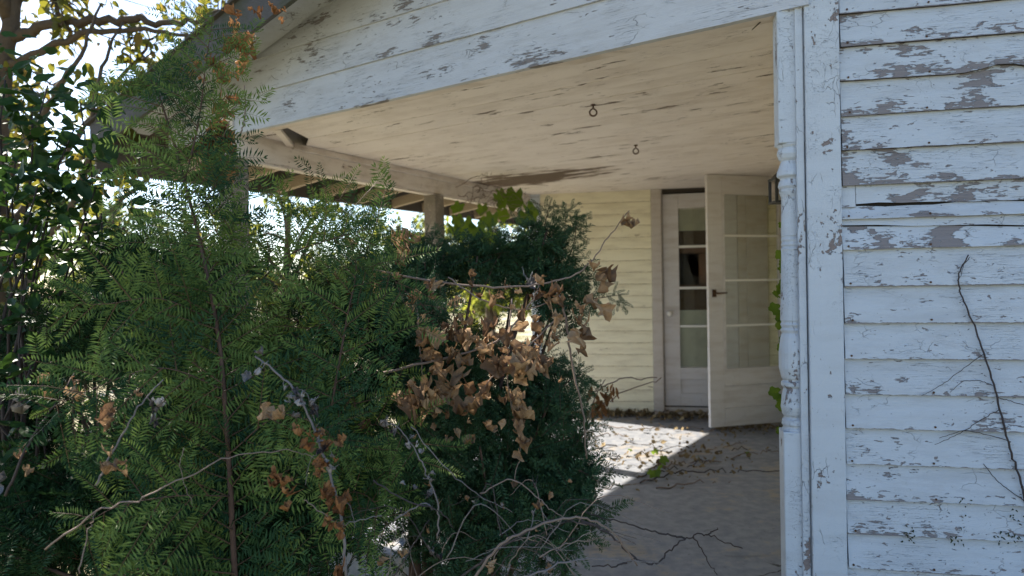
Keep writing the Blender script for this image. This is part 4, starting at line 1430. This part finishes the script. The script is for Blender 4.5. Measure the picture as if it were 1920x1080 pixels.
for pp, r0, r1 in [([(1090, 975, 2.3), (1140, 1000, 2.35), (1190, 1045, 2.4), (1232, 1057, 2.45), (1252, 1035, 2.5), (1285, 1010, 2.6), (1325, 1003, 2.7), (1355, 1015, 2.75), (1392, 1028, 2.8)], .0042, .002),
                   ([(1300, 1006, 2.63), (1320, 1040, 2.65), (1345, 1078, 2.66)], .003, .0015), ([(1285, 1010, 2.6), (1240, 1000, 2.55), (1200, 990, 2.5), (1150, 975, 2.45), (1090, 960, 2.4)], .004, .002),
                   ([(1325, 1003, 2.7), (1345, 990, 2.72)], .003, .002), ([(1190, 1045, 2.4), (1160, 1060, 2.38), (1110, 1062, 2.3)], .004, .002)]:
    stemmesh(fb, 'stem', [at(*q) for q in pp], r0, r1, M_DSTEM, .003)
# long thin stems across the yew
ls = thing('trailing_stem', at(100, 1020, 1.7), 'long thin tan stem trailing across the lower yew', 'stem')
stemmesh(ls, 'stem', [at(*q) for q in ((85, 1030, 1.72), (180, 960, 1.7), (290, 925, 1.7), (430, 860, 1.72), (530, 845, 1.76), (590, 860, 1.8))], .0026, .001, M_VSTEM, .003)
stemmesh(ls, 'side_stem', [at(*q) for q in ((345, 840, 1.7), (338, 880, 1.69), (360, 945, 1.7))], .001, .0007, M_VSTEM, .002)
stemmesh(ls, 'side_stem', [at(*q) for q in ((150, 1075, 1.7), (165, 1000, 1.7), (180, 960, 1.7))], .002, .001, M_VSTEM, .002)

# bare vine on the clapboards
bv = thing('bare_vine', atpl(1935, 1000, C, WN), 'bare black vine stem climbing the peeling clapboards', 'vine')


def onwall(px, py, off=.027): return atpl(px, py, C + WN * off, WN)


for pp, r0, r1, am in [([(1817, 478), (1798, 512), (1800, 545), (1822, 600), (1848, 675), (1872, 755), (1893, 840), (1915, 905), (1935, 1000), (1945, 1100)], .0022, .0040, .0016),
                       ([(1845, 663), (1795, 700), (1755, 728), (1728, 742)], .0012, .0006, .001), ([(1860, 722), (1835, 714), (1805, 716), (1782, 736)], .0013, .0007, .001),
                       ([(1874, 768), (1835, 790), (1795, 815), (1752, 834)], .0014, .0008, .001), ([(1896, 828), (1850, 815), (1805, 808), (1762, 822)], .0014, .0008, .001),
                       ([(1845, 870), (1868, 900), (1900, 925), (1930, 945)], .0013, .0015, .001), ([(1870, 745), (1895, 752), (1930, 762)], .0014, .001, .001), ([(1818, 482), (1806, 500), (1801, 520)], .0014, .0008, .001)]:
    pts = smooth_path([onwall(*q) for q in pp], 7)
    pts = [p + WD * R.gauss(0, am) + Z * R.gauss(0, am) for p in pts]
    k = len(pts) - 1
    MB().tube(pts, [r0 + (r1 - r0) * i / k for i in range(k + 1)], 6).build('stem', M_DSTEM, bv, smooth=True)
sp = MB()
for k in range(26):
    f = R.random()
    p = onwall(1800 + f * 125 - 5, 545 + f * 400, .03) + WD * R.gauss(0, .002)
    sp.tube([p, p + WD * R.uniform(-.012, .012) + Z * R.uniform(-.004, .008) + WN * .004], [.0014, .0006], 4)
o = sp.build('rootlet', M_DSTEM, bv); o['kind'] = 'stuff'
ms = MB()
for k in range(60):
    cx_, cy_ = R.choice(((1812, 945), (1900, 970), (1905, 1000), (1790, 1005), (1880, 1010), (1705, 1003)))
    p = onwall(cx_ + R.gauss(0, 9), cy_ + R.gauss(0, 9), .021)
    ms.tube([p, p + WD * R.uniform(-.008, .008) + Z * R.uniform(-.01, .002) + WN * .004], [.003, .001], 4)
o = ms.build('moss_tuft', plain('dark moss', (.02, .03, .015), (.05, .06, .03), .95), bv); o['kind'] = 'stuff'

# green creeper on the turned post
gv = thing('creeper', at(1470, 800, 2.75), 'green creeper leaves edging the turned post by the storm door', 'creeper')
rng = random.Random(61)
stemmesh(gv, 'stem', [at(*q) for q in ((1478, 830, 2.72), (1472, 700, 2.72), (1474, 600, 2.72), (1472, 500, 2.72), (1470, 415, 2.72))], .002, .001, M_DSTEM, .003)
for (x_, y_, s_) in ((1468, 424, .045), (1464, 478, .05), (1472, 498, .05), (1466, 515, .04), (1472, 538, .05), (1462, 545, .05), (1455, 560, .04), (1458, 585, .06), (1470, 596, .06), (1461, 615, .05), (1473, 640, .05), (1467, 655, .045), (1472, 682, .045), (1470, 705, .04), (1458, 742, .06), (1468, 752, .05), (1463, 770, .045), (1470, 790, .04), (1466, 812, .05)):
    link('leaf', GREEN[rng.randrange(4)], gv, basis(at(x_ + 8, y_ - 6, 2.72), Vector((-.7, -.1, rng.uniform(-.7, .2))), Vector((rng.gauss(0, .4), -1, .5)), s_))
# creeper in the porch corner under the ceiling
cv = thing('creeper', at(850, 400, 6.1), 'creeper with broad green leaves hanging from the far porch beam', 'creeper')
for k in range(14):
    x0, y0 = rng.uniform(845, 930), rng.uniform(340, 395)
    stemmesh(cv, 'stem', [at(x0, y0, 5.95), at(x0 + rng.uniform(20, 60), y0 + rng.uniform(-30, 15), 6.0), at(x0 + rng.uniform(60, 140), y0 + rng.uniform(-15, 20), 6.1)], rng.uniform(.002, .005), .0015, M_VSTEM, .02)
for (x_, y_, s_) in ((968, 350, .22), (985, 378, .2), (935, 352, .13), (945, 370, .12), (930, 360, .1), (865, 378, .14), (855, 400, .13), (905, 380, .14), (925, 395, .16), (985, 392, .18), (870, 405, .2), (893, 415, .2), (915, 405, .16), (940, 388, .15), (860, 430, .18), (895, 440, .22), (930, 428, .2), (848, 418, .15), (912, 450, .2), (950, 455, .2)):
    link('leaf', GREEN[rng.randrange(4)], cv, basis(at(x_, y_, 5.9 + rng.uniform(0, .4)), Vector((rng.gauss(0, .3), rng.gauss(0, .3), -1)), Vector((rng.gauss(0, .5), -1, .3)), s_))

# dead weed beyond the right yew
dw = thing('dead_weed', at(1120, 790, 4.3), 'dead reddish weed with hanging leaves against the yellow wall', 'weed')
for pp in ([(1085, 800, 4.3), (1110, 740, 4.25), (1165, 712, 4.2), (1232, 708, 4.2)], [(1090, 800, 4.3), (1120, 765, 4.3), (1170, 735, 4.3), (1240, 708, 4.4)], [(1100, 800, 4.3), (1118, 735, 4.2), (1135, 712, 4.2)]):
    stemmesh(dw, 'stem', [at(*q) for q in pp], .006, .003, M_VSTEM, .006)
thin = [tmesh('weed_leaf', *crumple_leaf(480 + i, lobes=0, curl=1.2, fold=.8, crisp=.06, width=.35), smooth=True) for i in range(3)]
for q in thin: q.materials.append(leaf_mat('dead weed leaf', (.15, .07, .03), (.30, .16, .07), trans=.2, rough=.8, spec=.1))
for k in range(34):
    p = at(rng.uniform(1095, 1155), rng.uniform(712, 745), 4.2 + rng.uniform(0, .15)) if k < 16 else at(rng.uniform(1110, 1130), rng.uniform(745, 770), 4.2 + rng.uniform(0, .15))
    hang(dw, thin, p, rng.uniform(.05, .11), rng, 'leaf', 1.0)

# ------------------------------------------------------------------ litter on the porch floor
rng = random.Random(71)
LT = [crumple_leaf(500 + i, lobes=(5, 0, 5, 0)[i], curl=[1.0, 1.6, .5, .8][i], fold=.5, crisp=.1, n=9, width=(.9, .5, .9, .6)[i]) for i in range(4)]
mats, idx, dts = [], [], []


def drop(p, s):
    ax = Vector((rng.gauss(0, 1), rng.gauss(0, 1), rng.uniform(-.1, .4)))
    mats.append(basis(Vector((p.x, p.y, .006 + rng.random() * .02)), ax, Vector((rng.gauss(0, .3), rng.gauss(0, .3), 1)), s))
    idx.append(rng.randrange(4)); dts.append(rng.uniform(-.35, .35))


for k in range(620):
    f = rng.random()
    p = (J - WD * .25).lerp(K, f) + WN * abs(rng.gauss(.02, .14))
    drop(p, rng.uniform(.03, .08))
for k in range(140):
    p = atz(rng.gauss(1275, 70), min(980, max(788, rng.gauss(855, 28))), 0)
    drop(p, rng.uniform(.02, .06))
for k in range(40):
    p = atz(rng.uniform(1090, 1330), rng.uniform(800, 900), 0)
    drop(p, rng.uniform(.03, .07))
for k in range(160):
    p = atz(rng.uniform(1330, 1470), 800 + abs(rng.gauss(0, 8)), 0)
    drop(p, rng.uniform(.02, .06))
V, F, Tt = join(LT, mats, idx, dts)
o = tmesh('leaf_litter', V, F, Tt)
tag(link('leaf_litter', o, None, None, M_LITTER), kind='stuff')
fv = thing('creeping_stems', atz(1330, 870, 0), 'bare creeper stems with a few green leaves spread over the porch floor', 'creeper')
runs = [[(1200, 905), (1260, 893), (1330, 884), (1400, 884), (1475, 882)], [(1215, 880), (1290, 868), (1360, 862), (1430, 848), (1470, 846)], [(1270, 850), (1330, 842), (1380, 832), (1400, 829)], [(1325, 846), (1380, 842), (1445, 843)],
        [(1195, 895), (1230, 885), (1300, 872), (1340, 866)], [(1120, 800), (1200, 806), (1260, 800), (1320, 803)], [(1150, 860), (1200, 850), (1280, 838)], [(1110, 842), (1180, 832), (1240, 836)], [(1230, 915), (1300, 905), (1370, 903)],
        [(1100, 820), (1150, 815), (1200, 822)], [(1330, 808), (1400, 802), (1468, 800)], [(1100, 925), (1160, 910), (1230, 900)]]
for run in runs:
    pts = [atz(x_, y_, .008) for x_, y_ in run]
    stemmesh(fv, 'stem', pts, .006, .0025, M_VSTEM if rng.random() < .4 else M_DSTEM, .012)
for (x_, y_) in ((1229, 852), (1408, 855), (1252, 870), (1240, 880), (1225, 890), (1310, 860), (1215, 893), (1180, 845)):
    link('leaf', GREEN[rng.randrange(4)], fv, basis(atz(x_, y_, .03), Vector((rng.gauss(0, 1), rng.gauss(0, 1), .6)), Vector((rng.gauss(0, .4), -1, .5)), rng.uniform(.045, .085)))

# ------------------------------------------------------------------ broadleaf shrub at the left edge
bs = thing('broadleaf_shrub', Vector((-2.1, 2.9, GZ)), 'dark broad-leaved shrub at the left edge beside the yew', 'shrub')
rng = random.Random(81)
tips = [(10, 150, 2.8), (90, 160, 3.0), (150, 190, 3.0), (-10, 220, 2.7), (0, 380, 2.6), (110, 260, 2.9), (70, 350, 2.6), (150, 480, 2.9), (50, 520, 2.6), (200, 460, 3.0), (60, 200, 2.7), (140, 240, 2.8), (30, 290, 2.7), (100, 330, 2.75), (170, 300, 2.9), (60, 400, 2.7), (130, 420, 2.8), (20, 470, 2.7), (90, 490, 2.8), (190, 400, 2.9), (180, 350, 2.85), (40, 600, 2.6), (20, 700, 2.5), (90, 570, 2.7), (60, 680, 2.6), (20, 830, 2.4), (80, 800, 2.6), (-40, 300, 2.6), (-60, 500, 2.6), (-80, 700, 2.5)]
for (x_, y_, d_) in tips:
    e = at(x_, y_, d_)
    b_ = Vector((-2.1 + rng.gauss(0, .15), 2.9 + rng.gauss(0, .15), GZ))
    pts = smooth_path([b_, b_.lerp(e, .5) + Vector((rng.gauss(0, .08), rng.gauss(0, .08), .1)), e], 6)
    stemmesh(bs, 'stem', [b_, b_.lerp(e, .5) + Vector((rng.gauss(0, .08), rng.gauss(0, .08), .1)), e], .012, .003, M_DSTEM, .006)
    for k in range(27 if y_ < 520 else 12):
        p = e + Vector((rng.gauss(0, .09), rng.gauss(0, .1), rng.gauss(0, .09)))
        ax = Vector((rng.gauss(0, .7), rng.gauss(-.1, .5), rng.gauss(-.25, .5)))
        link('leaf', BROAD[rng.randrange(4)], bs, basis(p, ax, Vector((rng.gauss(0, .4), -.6 + rng.gauss(0, .4), .8)), rng.uniform(.045, .095)))

# ------------------------------------------------------------------ trees
LEAF4 = [plain_leaf(.27, .08, .12, .5), plain_leaf(.34, .12, .25, .45), plain_leaf(.22, .05, .05, .55)]


def tree(name, label, base, trunk, limbs, clusters, nleaf, size, mat, seed, cat='tree', group=None, twig=True, tr=.12, spread=.35, sub=9):
    """trunk: list of points; limbs: (list of points, r0); clusters: (centre, radius) filled with leaves strung along twigs"""
    rng = np.random.default_rng(seed)
    root = thing(name, base, label, cat, group)
    k = len(trunk) * 6
    pts = smooth_path(trunk, 6)
    MB().tube(wobble(pts, tr * .06), [tr * (1 - .65 * i / (len(pts) - 1)) for i in range(len(pts))], 10).build('trunk', M_BARK, root, smooth=True)
    for lp_, r0 in limbs:
        pts = smooth_path(lp_, 6)
        MB().tube(wobble(pts, r0 * .3), [r0 * (1 - .75 * i / (len(pts) - 1)) for i in range(len(pts))], 7).build('limb', M_BARK, root, smooth=True)
    tw = MB()
    mats, idx, dts = [], [], []
    tot = sum(r ** 2 for _, r in clusters)
    for c, r in clusters:
        n = max(6, int(nleaf * r * r / tot))
        nt = max(3, n // sub)
        hub = c + rnd_unit(rng) * r * .3 - Vector((0, 0, r * .3))
        ctint = rng.normal(0, .16)
        for q in range(nt):
            d = rnd_unit(rng)
            e = c + d * r * rng.uniform(.45, 1.1)
            mid = hub.lerp(e, .5) + rnd_unit(rng) * r * .15
            if twig: tw.tube([hub, mid, e], [.012 * r / .6 + .003, .006, .002], 4, False)
            for _ in range(n // nt):
                f = rng.uniform(.35, 1.05)
                p = hub.lerp(mid, f * 2) if f < .5 else mid.lerp(e, f * 2 - 1)
                p = p + rnd_unit(rng) * size * rng.uniform(.2, 1.0)
                ax = (e - hub).normalized() * .5 + rnd_unit(rng) * .8 + Vector((0, 0, -.45))
                mats.append(basis(p, ax, Vector((0, 0, 1)) + rnd_unit(rng) * .9, size * rng.uniform(.65, 1.25)))
                idx.append(int(rng.integers(3))); dts.append(ctint + rng.normal(0, .14))
    if twig and tw.v:
        o = tw.build('twigs', M_BARK, root)
        o['kind'] = 'stuff'
    V, F, Tt = join(LEAF4, mats, idx, dts)
    o = link('crown', tmesh('crown', V, F, Tt), root, None, mat)
    o['kind'] = 'stuff'
    return root


# the big tree at the left with its limbs across the top of the picture
rng = random.Random(91)
bt = Vector((at(-14, 540, 5.2).x, 5.2, GZ))
cl = []
for k in range(54):
    x_, y_ = rng.uniform(-60, 430), rng.uniform(-60, 330)
    if x_ > 300 and y_ > 130: continue
    cl.append((at(x_, y_, rng.uniform(4.5, 6.2)), rng.uniform(.14, .28)))
for k in range(20):
    x_, y_ = rng.uniform(-80, 260), rng.uniform(330, 600)
    cl.append((at(x_, y_, rng.uniform(4.8, 6.5)), rng.uniform(.15, .3)))
for k in range(34):
    cl.append((Vector((rng.gauss(-4.3, 1.3), rng.gauss(5.0, 1.3), rng.uniform(3.4, 7.0))), rng.uniform(.5, .8)))  # crown above the view, put in to shade the bush
OAKTR = .10
for k in range(30):
    cl.append((Vector((rng.gauss(-2.3, 1.1), rng.gauss(2.4, 1.3), rng.uniform(4.4, 6.4))), rng.uniform(.55, .85)))  # unseen overhead canopy added to cut skylight on bush and gable
tree('oak_tree', 'large oak with long bare limbs and thinning autumn leaves at the upper left', bt,
     [bt, at(-8, 500, 5.2), at(-6, 300, 5.1), at(8, 110, 5.0), at(40, -60, 5.0), at(90, -420, 5.1)],
     [([at(20, 75, 5.0), at(110, 42, 4.9), at(220, 36, 4.8), at(300, 42, 4.75), at(375, 38, 4.7), at(440, 15, 4.7)], .04),
      ([at(10, 130, 5.0), at(90, 90, 4.9), at(190, 55, 4.8), at(310, 62, 4.7), at(400, 78, 4.6)], .032),
      ([at(15, 330, 5.1), at(80, 210, 4.9), at(140, 120, 4.7), at(190, 10, 4.7)], .03),
      ([at(15, 520, 5.2), at(110, 420, 5.0), at(170, 300, 4.8), at(185, 150, 4.7), at(230, 40, 4.7)], .03),
      ([at(20, 420, 5.2), at(140, 260, 5.3), at(240, 130, 5.2), at(300, 60, 5.2)], .028),
      ([at(20, 560, 5.2), at(160, 440, 5.2), at(260, 350, 5.1), at(330, 300, 5.0)], .03),
      ([at(30, 40, 5.0), Vector((-3.6, 4.2, 4.6)), Vector((-3.0, 3.2, 5.2)), Vector((-2.0, 2.2, 5.5))], .05), ([at(40, -40, 5.0), Vector((-4.8, 5.6, 5.4)), Vector((-5.6, 6.0, 6.0))], .05)],
     cl, 19500, .095, M_TREE1, 5, tr=OAKTR)


def far_tree(name, label, px, d, ztop, rad, n, size, mat, seed, ncl=18, tr=.12, low=.35, group=None, cat='tree'):
    rng = random.Random(seed)
    x = at(px, 540, d).x
    base = Vector((x, d, GZ))
    zc = ztop - rad * .9
    cl = []
    lim = []
    for k in range(ncl):
        v = Vector((rng.gauss(0, 1), rng.gauss(0, 1), rng.gauss(0, 1))).normalized() * rng.uniform(.45, 1.0)
        c_ = Vector((x, d, zc)) + Vector((v.x * rad, v.y * rad, v.z * rad * .95))
        if c_.z < GZ + .2: c_.z = GZ + .2 + rng.random() * .4
        cl.append((c_, rad * rng.uniform(.25, .42)))
        if k < 9:
            st = base.lerp(Vector((x, d, zc)), rng.uniform(low, 1.0))
            lim.append(([st, st.lerp(c_, .5) + Vector((0, 0, .15 * rad)), c_], tr * .4))
    tree(name, label, base, [base, base + Vector((rng.gauss(0, .1), 0, (zc - GZ) * .5)), Vector((x, d, zc + rad * .5))], lim, cl, n, size, mat, seed, cat, group, True, tr)


far_tree('maple_tree', 'sunlit yellow green tree seen under the porch eave', 545, 13, 3.7, 1.5, 1500, .13, M_TREE2, 201, 20)
far_tree('maple_tree', 'bright yellow shrubby tree between the two porch posts', 765, 19, 3.5, 1.4, 2400, .16, M_TREE2, 202, 16)
far_tree('maple_tree', 'leafy tree filling the gap between porch post and yellow wall', 930, 15, 3.2, 1.3, 1900, .15, M_TREE2, 203, 18)
far_tree('ash_tree', 'green tree behind the oak at the left', 215, 12.5, 3.6, 1.5, 1500, .14, M_TREE3, 204, 16)
far_tree('ash_tree', 'tall tree standing at the far left edge', -60, 10, 5.5, 1.9, 2600, .13, M_TREE3, 205, 18)
far_tree('ash_tree', 'small green tree left of the porch eave', 400, 14, 3.0, 1.2, 1300, .13, M_TREE1, 206, 14)
far_tree('round_shrub', 'low green shrub in the yard behind the near yew', 330, 17, 2.3, 1.7, 2600, .15, M_TREE3, 207, 14, .06, .1, cat='shrub')
far_tree('round_shrub', 'broad low shrub at the far end of the yard under the porch roof', 660, 24, 2.5, 2.0, 2600, .18, M_TREE3, 208, 14, .06, .1, cat='shrub')
far_tree('round_shrub', 'yellowing shrub beside the far house corner', 880, 21, 2.4, 1.5, 2200, .16, M_TREE2, 209, 12, .06, .1, cat='shrub')
far_tree('round_shrub', 'dark shrub deep in the yard behind the oak trunk', 110, 15, 2.5, 1.9, 2600, .15, M_TREE3, 210, 14, .06, .1, cat='shrub')
for k, (px_, d_, z_, r_) in enumerate(((-250, 34, 4.5, 3.2), (-20, 40, 4.6, 3.4), (200, 44, 4.0, 3.4), (420, 48, 4.2, 3.4), (600, 46, 4.0, 3.2), (760, 50, 4.4, 3.6), (900, 48, 4.2, 3.6))):
    far_tree('yard_tree', ['tree at the far left end of the tree line', 'tall round tree of the tree line behind the oak', 'wide tree of the tree line left of the yew leader', 'mid-height tree of the tree line behind the porch corner',
             'tree of the tree line under the porch eave', 'smallest tree of the tree line beyond the middle post', 'tree of the tree line next to the yellow wall'][k], px_, d_, z_, r_, 2200, .42, M_TREE3, 300 + k, 14, .2, .2, group='tree line beyond the yard')
